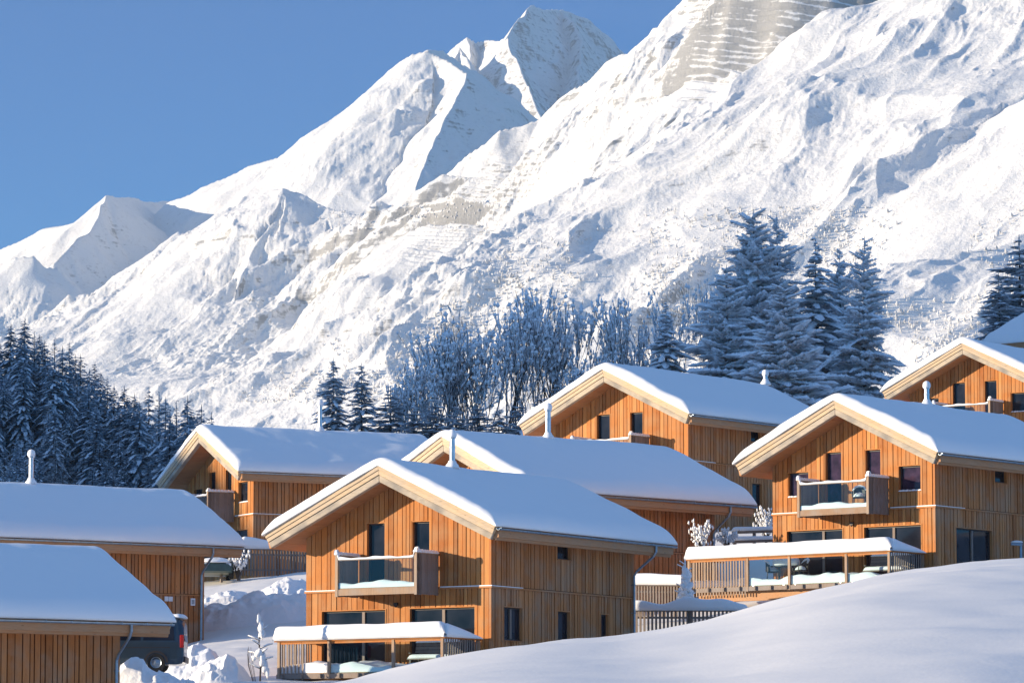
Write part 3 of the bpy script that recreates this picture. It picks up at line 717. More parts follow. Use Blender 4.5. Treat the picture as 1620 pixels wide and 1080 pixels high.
def tubes(s,P0,P1,R0,R1,m,n=4):
    P0=np.asarray(P0,float);P1=np.asarray(P1,float); k=len(P0)
    if k==0: return
    d=P1-P0; d/=np.maximum(np.linalg.norm(d,axis=1),1e-9)[:,None]
    a=np.where(np.abs(d[:,2:3])>.9,np.array([[1.,0,0]]),np.array([[0,0,1.]])); u=np.cross(a,d); u/=np.linalg.norm(u,axis=1)[:,None]; w=np.cross(d,u)
    th=2*np.pi*np.arange(n)/n
    ring=u[:,None,:]*np.cos(th)[None,:,None]+w[:,None,:]*np.sin(th)[None,:,None]
    V=np.concatenate([P0[:,None]+ring*np.asarray(R0)[:,None,None],P1[:,None]+ring*np.asarray(R1)[:,None,None]],1)
    f=[]
    for i in range(n):
        j=(i+1)%n; f+=[[i,j,n+j],[i,n+j,n+i]]
    F=(np.array(f)[None]+2*n*np.arange(k)[:,None,None]).reshape(-1,3)
    s.add(V.reshape(-1,3),F,m)
def conifer(seed,H,Rad,n_whorl=30,per=6,fine=1,snow=.7,style='spruce',droop=.45,tip=.0,irr=.25,fat=.30,mat_=None,full=.72,pad=1.,thick=1.,dense=1.):
    """returns (trunk mesh, crown mesh): crown materials 0 needles/twigs, 1 snow"""
    rng=np.random.RandomState(seed); tr=Soup(); cr=Soup()
    zs=np.linspace(0,H,9); wob=np.cumsum(rng.randn(9,2)*.012*H/9,0)
    pts=np.stack([wob[:,0],wob[:,1],zs],1); rad=np.linspace(.014*H,.0012*H,9)
    tubes(tr,pts[:-1],pts[1:],rad[:-1],rad[1:],0,7)
    P=[];D=[];S=[];OC=[];OA=[];OB=[];OU=[];B0=[];B1=[];BR=[]
    for i in range(n_whorl):
        h=.06+.93*(i/(n_whorl-1))**.92
        L0=Rad*((1-h)**full*.98+.02)
        if style=='spruce': L0*=1-.25*max(0,.2-h)/.2
        nb=max(3,int(round(per*(1-.35*h)+rng.rand())))
        a0=rng.rand()*6.28
        for b in range(nb):
            if rng.rand()<.06: continue
            az=a0+6.283*b/nb+rng.randn()*.25; L=L0*(1+irr*rng.randn()*.6)*(.8+.35*rng.rand())
            if L<.12: L=.12
            z=H*h+rng.randn()*.018*H
            dirv=np.array([math.cos(az),math.sin(az),0]); lat=np.array([-math.sin(az),math.cos(az),0])
            dr=droop*(1-.75*h)+.1*rng.randn()*droop
            up0=.25 if style=='spruce' else .12
            if style=='larch': dr*=.5; up0=.10+.35*h+.20*rng.randn()
            else: up0+=.10*rng.randn()
            m=5; t=np.linspace(0,1,m+1)
            prof=L*(up0*t-dr*t**1.6+tip*.5*t**3)
            base=np.array([np.interp(z,zs,pts[:,0]),np.interp(z,zs,pts[:,1]),z])
            bp=base+dirv*(L*t)[:,None]+np.array([0,0,1.])*prof[:,None]
            B0.append(bp[:-1]);B1.append(bp[1:]); BR.append(np.linspace(.016 if style=='spruce' else .02,.004,m+1)*max(L,.5))
            ns=int((5 if style=='spruce' else 6)*fine+L*2.2*fine)
            tt=rng.rand(ns)**.7*.95+.05
            q=np.stack([np.interp(tt,t,bp[:,k]) for k in range(3)],1)
            wl=(.42 if style=='spruce' else .40)*L*(1-tt)**.6*(.5+.7*rng.rand(ns))+.10*(H/12)
            sd=np.where(rng.rand(ns)<.5,1,-1)
            fw=.55+.4*rng.rand(ns)
            dd=(dirv[None]*fw[:,None]+lat[None]*(sd*.8)[:,None])*wl[:,None]
            dd[:,2]+=-wl*(.30*rng.rand(ns)+.12)*(1 if style=='spruce' else .5)+(0 if style=='spruce' else .15*wl*rng.randn(ns))
            ss=np.cross(dd,np.array([0,0,1.])); nn=np.linalg.norm(ss,axis=1)[:,None]; ss=ss/np.maximum(nn,1e-6)*(wl*(fat if style=='spruce' else .05)+.012)[:,None]
            P.append(q);D.append(dd);S.append(ss)
            # snow pads lying on the branch
            nsn=rng.binomial(max(2,int(ns*.55*dense)),min(1,snow))
            if nsn:
                t2=rng.rand(nsn)**.75*.95+.08; q2=np.stack([np.interp(t2,t,bp[:,k]) for k in range(3)],1)
                la=pad*L*(.14+.12*rng.rand(nsn))*(1.0 if style=='spruce' else .85)+.06; lb=pad*L*(.09+.10*rng.rand(nsn))*(1-.5*t2)*(1 if style=='spruce' else .9)+.05
                sl=np.gradient(prof,t*L); sl2=np.interp(t2,t,sl)
                av=dirv[None]*np.ones((nsn,1)); av=av+np.array([0,0,1.])*sl2[:,None]
                q2=q2+lat[None]*(rng.randn(nsn)*(.12 if style=='spruce' else .2)*L*(1-t2))[:,None]+np.array([0,0,1.])*(.02+.02*rng.rand(nsn))[:,None]*H/12
                th=thick*(.035+.05*rng.rand(nsn))*(.4+L*.35)
                OC.append(q2);OA.append(av*la[:,None]);OB.append(lat[None]*lb[:,None]);OU.append(np.array([[0,0,1.]])*th[:,None])
    bb=np.concatenate([x for x in BR]); 
    tubes(cr,np.concatenate(B0),np.concatenate(B1),np.concatenate([r[:-1] for r in BR]),np.concatenate([r[1:] for r in BR]),2,3)
    sprays(cr,np.concatenate(P),np.concatenate(D),np.concatenate(S),0,rng)
    if OC: octas(cr,np.concatenate(OC),np.concatenate(OA),np.concatenate(OB),np.concatenate(OU),1,rng)
    # leader
    tubes(cr,[pts[-1]-[0,0,.02*H]],[pts[-1]+[0,0,.035*H]],[.004*H],[.001*H],2,4)
    nd=M[mat_] if mat_ else (M['needle'] if style=='spruce' else M['twig'])
    return tr.mesh('trunk',[M['bark']]),cr.mesh('crown',[nd,M['tree_snow'],M['frost_branch'] if mat_ or style=='larch' else M['twig_dark']])
def broadleaf(seed,H,spread=.5,levels=6,stems=3,snow=.8,lean=0.0):
    """leafless tree of upright rods with snow along every twig"""
    rng=np.random.RandomState(seed); tr=Soup(); cr=Soup()
    P0=[];P1=[];R0=[];R1=[];LV=[]
    def grow(p,d,L,r,l):
        nseg=3; q=p
        for i in range(nseg):
            d2=d+rng.randn(3)*.09+np.array([0,0,.16]); d2/=np.linalg.norm(d2)
            q2=q+d2*L/nseg; r2=r*(1-.13)
            P0.append(q);P1.append(q2);R0.append(r);R1.append(r2);LV.append(l)
            q,r,d=q2,r2,d2
            if l<levels and (i==2 or (i==1 and rng.rand()<.55)):
                for _ in range(1+(rng.rand()<.25)):
                    az=rng.rand()*6.28; sp=spread*(.6+.7*rng.rand())
                    e=np.cross(d,[math.cos(az),math.sin(az),.3]); e/=np.linalg.norm(e)+1e-9
                    nd=d+e*sp; nd/=np.linalg.norm(nd)
                    grow(q,nd,L*(.66+.26*rng.rand()),r*.62,l+1)
        if l<levels: grow(q,d,L*.85,r*.8,l+1)
    for s in range(stems):
        az=6.28*s/stems+rng.rand(); grow(np.array([.1*math.cos(az),.1*math.sin(az),0.]),np.array([.28*math.cos(az)+lean,.28*math.sin(az),1.]),H*.24,.011*H*(.7+.5*rng.rand()),0)
    P0,P1=np.array(P0),np.array(P1);R0,R1,LV=np.array(R0),np.array(R1),np.array(LV)
    sc=H/P1[:,2].max(); P0*=sc;P1*=sc
    if len(P0)>9000:
        k=(LV<levels)|(rng.rand(len(LV))<9000/len(LV)); P0,P1,R0,R1,LV=P0[k],P1[k],R0[k],R1[k],LV[k]
    R0=np.maximum(R0,.012);R1=np.maximum(R1,.009)
    a=LV<=1
    tubes(tr,P0[a],P1[a],R0[a],R1[a],0,6); tubes(cr,P0[~a],P1[~a],R0[~a],R1[~a],0,3)
    k=(rng.rand(len(LV))<snow)&(LV>=1)
    C=(P0+P1)/2; d=(P1-P0); ln=np.linalg.norm(d,axis=1)[:,None]; dn=d/ln
    lat=np.cross(dn,[0,0,1.]); lat/=np.maximum(np.linalg.norm(lat,axis=1)[:,None],1e-6)
    u=np.cross(lat,dn)
    th=(.018+.040*rng.rand(len(LV)))*np.where(LV>=levels-1,1.1,1.)*(H/9)
    octas(cr,(C+u*(R0*.5+th*.4)[:,None])[k],(d*.52)[k],(lat*th[:,None]*1.0)[k],(u*th[:,None])[k],1,rng,.3)
    # snow knobs on the ends
    e=(LV==levels)&(rng.rand(len(LV))<.55)
    z=np.array([[0,0,1.]]); t2=(.05+.06*rng.rand(e.sum()))*(H/9)
    octas(cr,P1[e],np.array([[1.,0,0]])*t2[:,None],np.array([[0,1.,0]])*t2[:,None],z*(t2*1.7)[:,None],1,rng,.35)
    return tr.mesh('trunk',[M['bark']]),cr.mesh('crown',[M['bark'],M['tree_snow']])
def plant_tree(name,meshes,loc,scale,rz,label,cat,group=None,lean=0):
    t=thing(name,label,cat,loc,rz,group); t.scale=(scale[0],scale[0],scale[1]) if hasattr(scale,'__len__') else (scale,)*3
    a=link('trunk',meshes[0],t); b=link('crown',meshes[1],t); return t
# --- the spruce wood on the shaded hill
protos=[conifer(100+i,18,[3.5,3.0,3.8,2.8,3.2][i],[36,34,38,33,35][i],8,1.0,[.95,.8,1.,.9,.7][i],droop=[1.3,1.1,1.4,1.2,1.05][i],fat=.5,full=.62,dense=1.5) for i in range(5)]
larchp=conifer(120,18,2.8,34,7,1.6,.35,'larch',droop=.4,mat_='twig_dark',full=.7)
rng=np.random.RandomState(5); spots=[]
# crowning row: tops surveyed along the edge of the wood
edge=[(-12,505,705),(18,512,700),(40,503,700),(62,528,705),(88,535,690),(110,541,700),(128,560,690),(150,572,695),(170,596,680),(196,610,672),(214,622,668),(236,612,665),(262,628,650),(280,634,645),(296,626,640),(318,640,630),(334,652,625),(75,560,680),(30,560,690),(140,610,670)]
for px,py,Y in edge:
    x,y,z=at(px,py,Y); g=float(max(hill_z(np.array([x]),np.array([y]))[0],gz(x,y))); h=z-g
    h=min(max(h,9),22); spots.append((x,y,z-h,h))
for px,py,Y in list(edge):
    px+=12+rng.uniform(-5,5); py+=rng.uniform(8,34); Y-=rng.uniform(4,14); x,y,z=at(px,py,Y); g=float(max(hill_z(np.array([x]),np.array([y]))[0],gz(x,y))); h=min(max(z-g,9),22); spots.append((x,y,z-h,h))
tries=0
while len(spots)<290 and tries<16000:
    tries+=1
    px=rng.uniform(-30,350); Y=rng.uniform(505,690); x=(px-CX)/FPX*Y
    g=float(max(hill_z(np.array([x]),np.array([Y]))[0],gz(x,Y)))
    if min(math.hypot(x-s[0],Y-s[1]) for s in spots)<2.5: continue
    h=rng.uniform(10,14.5)
    top=CY-FPX*math.tan(math.atan2(g+h,Y)-PITCH)
    lim=np.interp(px,[0,60,150,200,345],[530,560,600,640,665])
    if top<lim: continue
    spots.append((x,Y,g-.3,h))
for i,(x,y,z,h) in enumerate(spots):
    lar=(i%9==4); p=larchp if lar else protos[rng.randint(5)]
    plant_tree('larch' if lar else 'spruce',p,(x,y,z),(h/18*rng.uniform(1.0,1.3),h/18/1.03),rng.uniform(0,6.28),
        'thin bare larch among the spruces of the shaded wood at left' if lar else 'snow dusted spruce in the dark blue wood on the left hillside','tree',
        'larches in the shaded wood' if lar else 'spruces of the shaded wood')
# --- trees behind the chalets
def stand(name,meshes,px,top,Y,H0,rz,label,cat='tree',wide=1.,hmax=None,group=None):
    x,y,z=at(px,top,Y); g=gz(x,y)-.2; h=z-g
    return plant_tree(name,meshes,(x,y,g),(h/H0*wide,h/H0/1.03),rz,label,cat,group)
sp1=conifer(201,10,2.3,38,8,2.4,.7,droop=.8,irr=.45,fat=.22,mat_='needle_frost',pad=.8,dense=1.6); sp2=conifer(202,10,2.6,30,7,2.4,.85,droop=.7,irr=.4,fat=.28,mat_='needle_frost',pad=.85,dense=1.8)
sp3=conifer(203,14,3.2,36,7,2.6,.95,droop=.8,irr=.35,fat=.30,mat_='needle_frost',pad=1.35,thick=2.4,dense=1.6)
la1=conifer(204,16,4.4,46,9,6.0,.95,'larch',droop=.7,irr=.45,pad=.5,full=.6,dense=4.5,thick=1.7); la2=conifer(205,15,3.4,42,8,5.5,.85,'larch',droop=.6,irr=.5,pad=.5,full=.6,dense=4.5,thick=1.7); la3=conifer(206,15,4.2,40,7,3.4,.85,'larch',droop=.75,irr=.45,pad=.55,full=.72,dense=3.5,thick=1.6)
b1=broadleaf(301,9,.34,4,3,.5); b2=broadleaf(302,11,.36,4,3,.5); b3=broadleaf(303,11,.34,4,4,.5); b4=broadleaf(304,9,.28,4,2,.55)
stand('spruce',sp1,527,566,288,10,.4,'slim spruce beside the left flue, standing furthest left behind the chalets')
stand('spruce',sp1,572,574,290,10,2.2,'slim ragged spruce right of the leftmost slim spruce')
stand('spruce',sp2,618,612,284,10,1.0,'low snow laden spruce between the slim spruces and the bare trees',wide=1.5)
stand('spruce',sp2,655,640,280,10,3.0,'lowest snow laden spruce under the first bare tree',wide=1.7)
stand('bare_tree',b1,700,512,289,9,0.,'leftmost bare tree with snow on every twig',wide=1.1)
stand('bare_tree',b2,792,468,291,11,1.,'broad bare tree with spreading snowy rods, left of the tallest bare one',wide=1.05)
stand('bare_tree',b3,868,444,293,11,2.,'tallest bare tree in the middle with a fan of snowy twigs',wide=1.0)
for i,(px,top,Y,wd) in enumerate([(690,628,281,1.5),(722,640,279,1.6),(756,632,282,1.5),(790,645,279,1.6),(822,630,283,1.4),(850,622,285,1.4),(885,600,286,1.3),(920,585,288,1.2),(960,590,287,1.2),(1010,580,286,1.3)]):
    stand('spruce',(sp2,sp1)[i%2],px,top,Y,10,i*1.3,'low frosted spruce filling the gap under the bare trees',wide=wd,group='low spruces under the bare trees')
stand('bare_tree',b4,915,505,296,9,2.2,'narrow bare tree at the right edge of the tallest one',wide=.8)
stand('bare_tree',b1,655,560,286,9,1.2,'low bare tree at the left end of the bare belt',wide=.9)
stand('bare_tree',b4,748,522,287,9,5.2,'slim bare tree between the leftmost and the broad bare ones',wide=.9)
stand('bare_tree',b4,830,492,290,9,3.1,'slim bare tree between the broad and the tallest bare ones',wide=.9)
stand('bare_tree',b1,940,545,288,9,2.6,'low spreading bare tree right of the tallest bare one',wide=1.)
stand('bare_tree',b1,1030,530,291,9,4.4,'low spreading bare tree left of the snow draped spruce',wide=.9)
stand('bare_tree',b4,955,525,292,9,4.,'thin bare tree above the peak of the upper chalet roof',wide=.9)
stand('bare_tree',b4,1000,462,292,9,.7,'thin bare tree with plump snow tips left of the snow draped spruce',wide=.9)
stand('bare_tree',b2,1105,438,300,11,.5,'bare tree half hidden behind the big larches',wide=.8)
stand('spruce',sp3,1052,478,288,14,.3,'snow draped spruce with thick white boughs above the upper roof',wide=.95)
stand('larch',la1,1192,333,292,16,0.,'tallest larch, broad and frosted, twin to the one with a bent top',wide=.95)
stand('larch',la3,1228,340,295,15,1.7,'second tallest larch close behind the broad frosted one',wide=.85)
stand('larch',la2,1150,420,286,15,2.9,'shorter brownish larch on the left of the tall pair',wide=1.0)
stand('spruce',sp3,1293,376,290,14,2.0,'spruce with heavy snow pads right of the tall larch pair',wide=.95)
stand('larch',la2,1328,395,294,15,.9,'thin larch with a bare leader between spruce and dark larch',wide=.75)
stand('larch',la3,1367,374,286,15,4.1,'dark open larch with wide low branches, furthest right of the group',wide=.85)
stand('larch',la1,1240,450,278,16,3.5,'low wide larch filling the front of the tall group',wide=1.15)
stand('spruce',sp2,1612,372,305,10,1.1,'dark spruce at the right edge above the highest roofs',wide=1.35)
stand('spruce',sp1,1580,430,300,10,2.6,'smaller dark spruce left of the one at the right edge',wide=1.25)
# --- frosted scrub and dwarf larches on the mountain flank: far beyond counting
def scrub():
    rng=np.random.RandomState(77); n=6000; s=Soup()
    px=rng.uniform(380,1640,n*3); py=rng.uniform(330,640,n*3)
    dn=fbm(px/130,py/110,3,33); keep=(rng.rand(n*3)<np.clip(.25+1.6*dn,0,1)); px,py=px[keep][:n],py[keep][:n]
    # walk each sight line into the height field
    t=(px-CX)/FPX; b=-(py-CY)/FPX; c,sn=math.cos(PITCH),math.sin(PITCH); dx,dy,dz=t,c-b*sn,sn+b*c
    jj=np.clip(np.round((dx/dy-ang[0])/(ang[1]-ang[0])).astype(int),0,len(ang)-1); el=dz/dy
    E=ZM[:,jj]/YM[:,jj]; hit=(E>=el[None,:]); ok=hit.any(0); ii=hit.argmax(0)
    ok&=(YM[ii,jj]<6000); ii,jj=ii[ok],jj[ok]
    x,y,z=XM[ii,jj],YM[ii,jj],ZM[ii,jj]; m=len(x); h=rng.uniform(1.6,4.6,m); r=h*rng.uniform(.2,.38,m)
    C=np.stack([x,y,z+h*.42],1)
    octas(s,C,np.array([[1.,0,0]])*r[:,None],np.array([[0,1.,0]])*r[:,None],np.array([[.0,0,1.]])*(h*.6)[:,None],0,rng,.45)
    return s.mesh('mountain_scrub',[M['frost']])
M['frost']=plain_mat('frosted_twigs',(.68,.66,.64),.9,0,.25,.02)
link('mountain_scrub',scrub(),kind='stuff')
# ------------------------------------------------------------------ terraces, furniture, fences, vehicles, plants
def swept_snow(mb,p0,p1,w,t0,t1,seed=0,n=40,lift=0.0,wav=.025):
    """snow loaf lying along a rail from p0 to p1 (3-D), thickness t0->t1"""
    p0=np.array(p0,float);p1=np.array(p1,float); d=p1-p0; L=np.linalg.norm(d[:2]); u=d/np.linalg.norm(d); s=np.array([-u[1],u[0],0]); s/=np.linalg.norm(s)
    V=[];F=[];prof=[(-1,0),(-1.07,.35),(-1.0,.7),(-.78,.93),(-.35,1.0),(.35,1.0),(.78,.93),(1.0,.7),(1.07,.35),(1,0)]; k=len(prof)
    for i in range(n+1):
        t=i/n; e=min(t,1-t)*L; rnd=math.sqrt(max(0,1-(1-min(1,e/.22))**2))*.75+.25
        th=(t0+(t1-t0)*t)*(1+wav*math.sin(5.1*t*L/3+seed)+wav*.6*math.sin(11*t*L/3+2*seed))*rnd
        c=p0+d*t
        for (a,b) in prof: V.append(tuple(c+s*a*w*(.85+.15*rnd)*(1+.03*math.sin(7*t*L+a*3+seed))+np.array([0,0,b*th+lift])))
    for i in range(n):
        for j in range(k-1): F.append((i*k+j,i*k+j+1,(i+1)*k+j+1,(i+1)*k+j))
        F.append((i*k+k-1,i*k,(i+1)*k,(i+1)*k+k-1))
    F+=[tuple(range(k)),tuple(range((n+1)*k-1,n*k-1,-1))]
    F=[tuple(reversed(f)) for f in F]
    mb.add(V,F)
def slats(mb,p0,p1,z0,z1,pitch=.15,w=.055,t=.03,seed=0):
    rr=random.Random(seed); p0=Vector(p0);p1=Vector(p1); L=(p1-p0).length; u=(p1-p0)/L; s=Vector((-u.y,u.x,0)); n=int(L/pitch)
    for i in range(n):
        c=p0+u*((i+.5)*L/n); j=rr.uniform(-.01,.01); za=z0+rr.uniform(-.015,.015)
        P=[c+u*(-w/2+j)-s*t/2,c+u*(w/2+j)-s*t/2,c+u*(w/2+j)+s*t/2,c+u*(-w/2+j)+s*t/2]
        mb.hexa([(p.x,p.y,za) for p in P]+[(p.x,p.y,z1) for p in P],0,rr.random())
def terrace(h,label,xl,xr,yd,posts,slat_to,zf=-3.18,zr=-2.0,snow=.57,left=True,seed=0,legs=True):
    X,Y,Z,r=CH[h]; t=thing('terrace',label,'terrace',(X,Y,Z),R(r),'raised timber terraces'); t.scale=(SC.get(h,1.),)*3; rr=random.Random(seed)
    m=MB(); y=yd+.02
    while y<-.16:
        m.box(xl,xr,y,min(y+.13,-.15),zf-.03,zf,0,rr.random()); y+=.138
    m.box(xl-.01,xr+.01,yd-.03,yd+.018,zf-.22,zf-.035,1,.3); m.box(xr+.012,xr+.05,yd+.02,-.15,zf-.22,zf-.035,1,.6); m.box(xl-.05,xl-.012,yd+.02,-.15,zf-.22,zf-.035,1,.6)
    k=int((xr-xl)/.8)
    for i in range(k): c=xl+.3+i*(xr-xl-.6)/(k-1); m.box(c-.04,c+.04,yd-.13,-.2,zf-.2,zf-.034,1,.8)
    m.build('deck',[M['deckwood'],M['greywood']],t)
    b=MB(); b.box(xl+.3,xr-.2,yd+.35,yd+.55,zf-.62,zf-.205,0,.5); b.build('beam',M['paley'],t)
    if legs:
        for c in (xl+.5,(xl+xr)/2,xr-.5):
            b=MB(); b.box(c-.09,c+.09,yd+.36,yd+.54,zf-3.2,zf-.622,0,.4); b.build('support',M['larch'],t)
    for x in posts:
        p=MB(); p.box(x-.055,x+.055,yd-.045,yd+.06,zf-.24,zr-.005,0,rr.random()); p.build('post',M['deckwood'],t)
    p=MB(); p.box(xr-.06,xr+.05,-.2,-.09,zf,zr-.005); p.build('post',M['deckwood'],t)
    hr_=MB(); hr_.box(xl-.08,xr+.08,yd-.09,yd+.11,zr,zr+.045,0,.7); hr_.box(xr-.12,xr+.08,yd+.112,-.06,zr,zr+.045,0,.4); hr_.box(xl-.08,xl+.12,yd+.112,-.06,zr,zr+.045,0,.5)
    hr_.box(posts[0],posts[-1],yd-.02,yd+.03,zr-.09,zr-.005,0,.9)
    hr_.build('handrail',M['larch'],t)
    s=MB(); slats(s,(xl+.06,yd,0),(slat_to,yd,0),zf-.38,zr-.095,seed=seed); s.build('slat_panel',M['deckwood'],t)
    s=MB(); slats(s,(xr,yd+.1,0),(xr,-.22,0),zf-.2,zr-.01,seed=seed+1); s.build('slat_panel',M['greywood'],t)
    s=MB(); slats(s,(xl,yd+.1,0),(xl,-.22,0),zf-.2,zr-.01,seed=seed+2); s.build('slat_panel',M['greywood'],t)
    pp=[x for x in posts if x>slat_to-.2]
    for a,b_ in zip(pp[:-1],pp[1:]):
        g=MB(); g.box(a+.08,b_-.08,yd+.0,yd+.012,zf-.06,zr-.11); gl=g.build('glass_panel',M['glass'],t)
        c=MB()
        for q in (a+.3,b_-.3): c.box(q-.03,q+.03,yd-.012,yd+.024,zf-.07,zf+.0)
        c.build('glass_clamp',M['steel'],gl)
    sn=MB(); swept_snow(sn,(xl-.1,yd+.01,zr+.045),(xr+.1,yd+.01,zr+.045),.21,snow*.95,snow,seed,60)
    swept_snow(sn,(xr-.02,yd-.05,zr+.046),(xr-.02,-.08,zr+.046),.20,snow*1.0,.06,seed+2,24)
    swept_snow(sn,(xl+.02,yd-.05,zr+.046),(xl+.02,-.08,zr+.046),.20,snow*.96,.2,seed+3,24)
    sn.build('rail_snow',M['roof_snow'],t,smooth=True)
    # drifted snow on the boards
    xs=np.linspace(xl+.12,xr-.12,70); ys=np.linspace(yd+.05,-.25,22); XX,YY=np.meshgrid(xs,ys)
    H=.30+.22*fbm(XX*.55,YY*.55,3,seed+40)+.10*fbm(XX*1.7,YY*1.7,3,seed+44); H=np.maximum(H,.05); H[0]*=.92; 
    V=np.stack([XX.ravel(),YY.ravel(),(zf+.002+H).ravel()],1); nx,ny=70,22
    V2=V.copy(); V2[:,2]=zf+.002; F=grid_faces(nx,ny); n=nx*ny
    bd=np.concatenate([np.arange(nx),np.arange(1,ny)*nx+nx-1,(ny-1)*nx+np.arange(nx-2,-1,-1),np.arange(ny-2,0,-1)*nx]); b2=np.roll(bd,-1)
    link('deck_snow',raw_mesh('deck_snow',np.concatenate([V,V2]),np.concatenate([F,np.stack([b2,bd,bd+n,b2+n],1)]),[M['snow']]),t)
    return t
terrace('A','raised terrace with glass panels below the middle chalet\'s balcony',-3.75,3.72,-2.55,[-3.66,-1.38,1.50,3.66],-2.5,seed=3)
terrace('B','wide raised terrace with slats and sunlit glass above the snow bank',-6.85,3.62,-2.55,[-6.8,-3.7,-1.52,1.40,3.56],-3.75,seed=8)
# --- bench
def make_bench(label,h,x,y,zf,rz=0):
    X,Y,Z=l2w(h,x,y,zf); t=thing('garden_bench',label,'bench',(X,Y,Z),R(CH[h][3])+rz,'snowed in garden benches')
    W=1.9
    s=MB()
    for i in range(4): s.box(-W/2,W/2,-.25+i*.125,-.14+i*.125,.44,.475,0)
    s.build('seat',M['greywood'],t)
    b=MB()
    for i in range(4):
        z=.56+i*.13; yy=.27+i*.035; b.hexa([(-W/2,yy,z),(W/2,yy,z),(W/2,yy+.03,z),(-W/2,yy+.03,z),(-W/2,yy+.03,z+.115),(W/2,yy+.03,z+.115),(W/2,yy+.06,z+.115),(-W/2,yy+.06,z+.115)])
    b.build('backrest',M['greywood'],t)
    for sx in (-1,1):
        l=MB(); x=sx*(W/2-.12)
        l.hexa([(x-.035,-.26,0),(x+.035,-.26,0),(x+.035,-.18,0),(x-.035,-.18,0),(x-.035,-.22,.44),(x+.035,-.22,.44),(x+.035,-.14,.44),(x-.035,-.14,.44)])
        l.hexa([(x-.035,.30,0),(x+.035,.30,0),(x+.035,.38,0),(x-.035,.38,0),(x-.035,.43,1.12),(x+.035,.43,1.12),(x+.035,.49,1.12),(x-.035,.49,1.12)])
        l.box(x-.035,x+.035,-.14,.30,.36,.435); l.box(x-.04,x+.04,-.26,.36,.66,.70)
        l.build('leg',M['frame'],t)
    sn=MB(); swept_snow(sn,(-W/2,0,.476),(W/2,0,.476),.24,.17,.15,2,20); sn.build('seat_snow',M['snow'],t,smooth=True)
    sn=MB(); swept_snow(sn,(-W/2,.42,1.075),(W/2,.42,1.075),.07,.14,.12,4,20); sn.build('back_snow',M['snow'],t,smooth=True)
    return t
make_bench('snow covered bench behind the right glass panel of the middle chalet\'s terrace','A',2.35,-1.2,-3.17)
make_bench('snow covered bench behind the right glass panel of the wide sunlit terrace','B',2.45,-1.2,-3.17)
def make_chair(label,x,y,z,rz,group='armchairs left out in the snow'):
    t=thing('armchair',label,'chair',(x,y,z),rz,group)
    s=MB(); s.box(-.25,.25,-.25,.24,.40,.44); s.build('seat',M['frame'],t,bevel=.012)
    b=MB(); n=9
    for i in range(n):                            # curved shell back
        a0=math.pi*(.12+.76*i/n); a1=math.pi*(.12+.76*(i+1)/n)
        p=[(.29*math.cos(a),.06+.24*math.sin(a)) for a in (a0,a1)]; q=[(.25*math.cos(a),.05+.20*math.sin(a)) for a in (a0,a1)]
        zt=lambda a:.66+.20*math.sin(a)
        b.hexa([(q[0][0],q[0][1],.44),(p[0][0],p[0][1],.44),(p[1][0],p[1][1],.44),(q[1][0],q[1][1],.44),(q[0][0],q[0][1],zt(a0)),(p[0][0],p[0][1],zt(a0)),(p[1][0],p[1][1],zt(a1)),(q[1][0],q[1][1],zt(a1))])
    b.build('backrest',M['frame'],t)
    for sx in (-1,1):
        a=MB(); a.tube([(sx*.27,.10,.66),(sx*.29,-.10,.66),(sx*.28,-.24,.64),(sx*.26,-.27,.45)],.022,6); a.build('armrest',M['frame'],t)
        for sy in (-1,1):
            l=MB(); l.tube([(sx*.22,sy*.21,.40),(sx*.26,sy*.25,0)],.02,6); l.build('leg',M['frame'],t)
    sn=MB(); sn.blob((0,-.02,.46),.25,.24,.17,3,.1,12,8,flat=.9); sn.build('seat_snow',M['snow'],t,smooth=True)
    sn=MB(); sn.tube([(.27,.14,.73),(.18,.25,.87),(0,.31,.92),(-.18,.25,.87),(-.27,.14,.73)],[.03,.05,.06,.05,.03],8); sn.build('back_snow',M['snow'],t,smooth=True)
    return t
rb=R(CH['B'][3])
make_chair('armchair with snow on its seat standing on the balcony',*l2w('B',.85,-.75,.03),rb+.5)
make_chair('snowy armchair right of the table behind the wide terrace\'s glass',*l2w('B',-1.75,-1.35,-3.0),rb-.5)
make_chair('snowy armchair left of the table behind the wide terrace\'s glass',*l2w('B',-3.35,-1.2,-3.0),rb+2.2)
def make_table(label,x,y,z,rz):
    t=thing('garden_table',label,'table',(x,y,z),rz)
    s=MB(); s.lathe((0,0,.70),[(.50,0),(.52,.015),(.52,.035),(.50,.05)],24); s.build('table_top',M['frame'],t)
    for i in range(4):
        a=math.pi/4+i*math.pi/2; l=MB(); l.tube([(.36*math.cos(a),.36*math.sin(a),.70),(.40*math.cos(a),.40*math.sin(a),0)],.02,6); l.build('leg',M['frame'],t)
    sn=MB(); sn.lathe((0,0,.752),[(.52,0),(.58,.05),(.57,.2),(.50,.32),(.34,.39),(.05,.41)],24); sn.build('table_snow',M['snow'],t,smooth=True)
    return t
make_table('round table buried under a loaf of snow on the wide terrace',*l2w('B',-2.6,-1.25,-3.1),0)
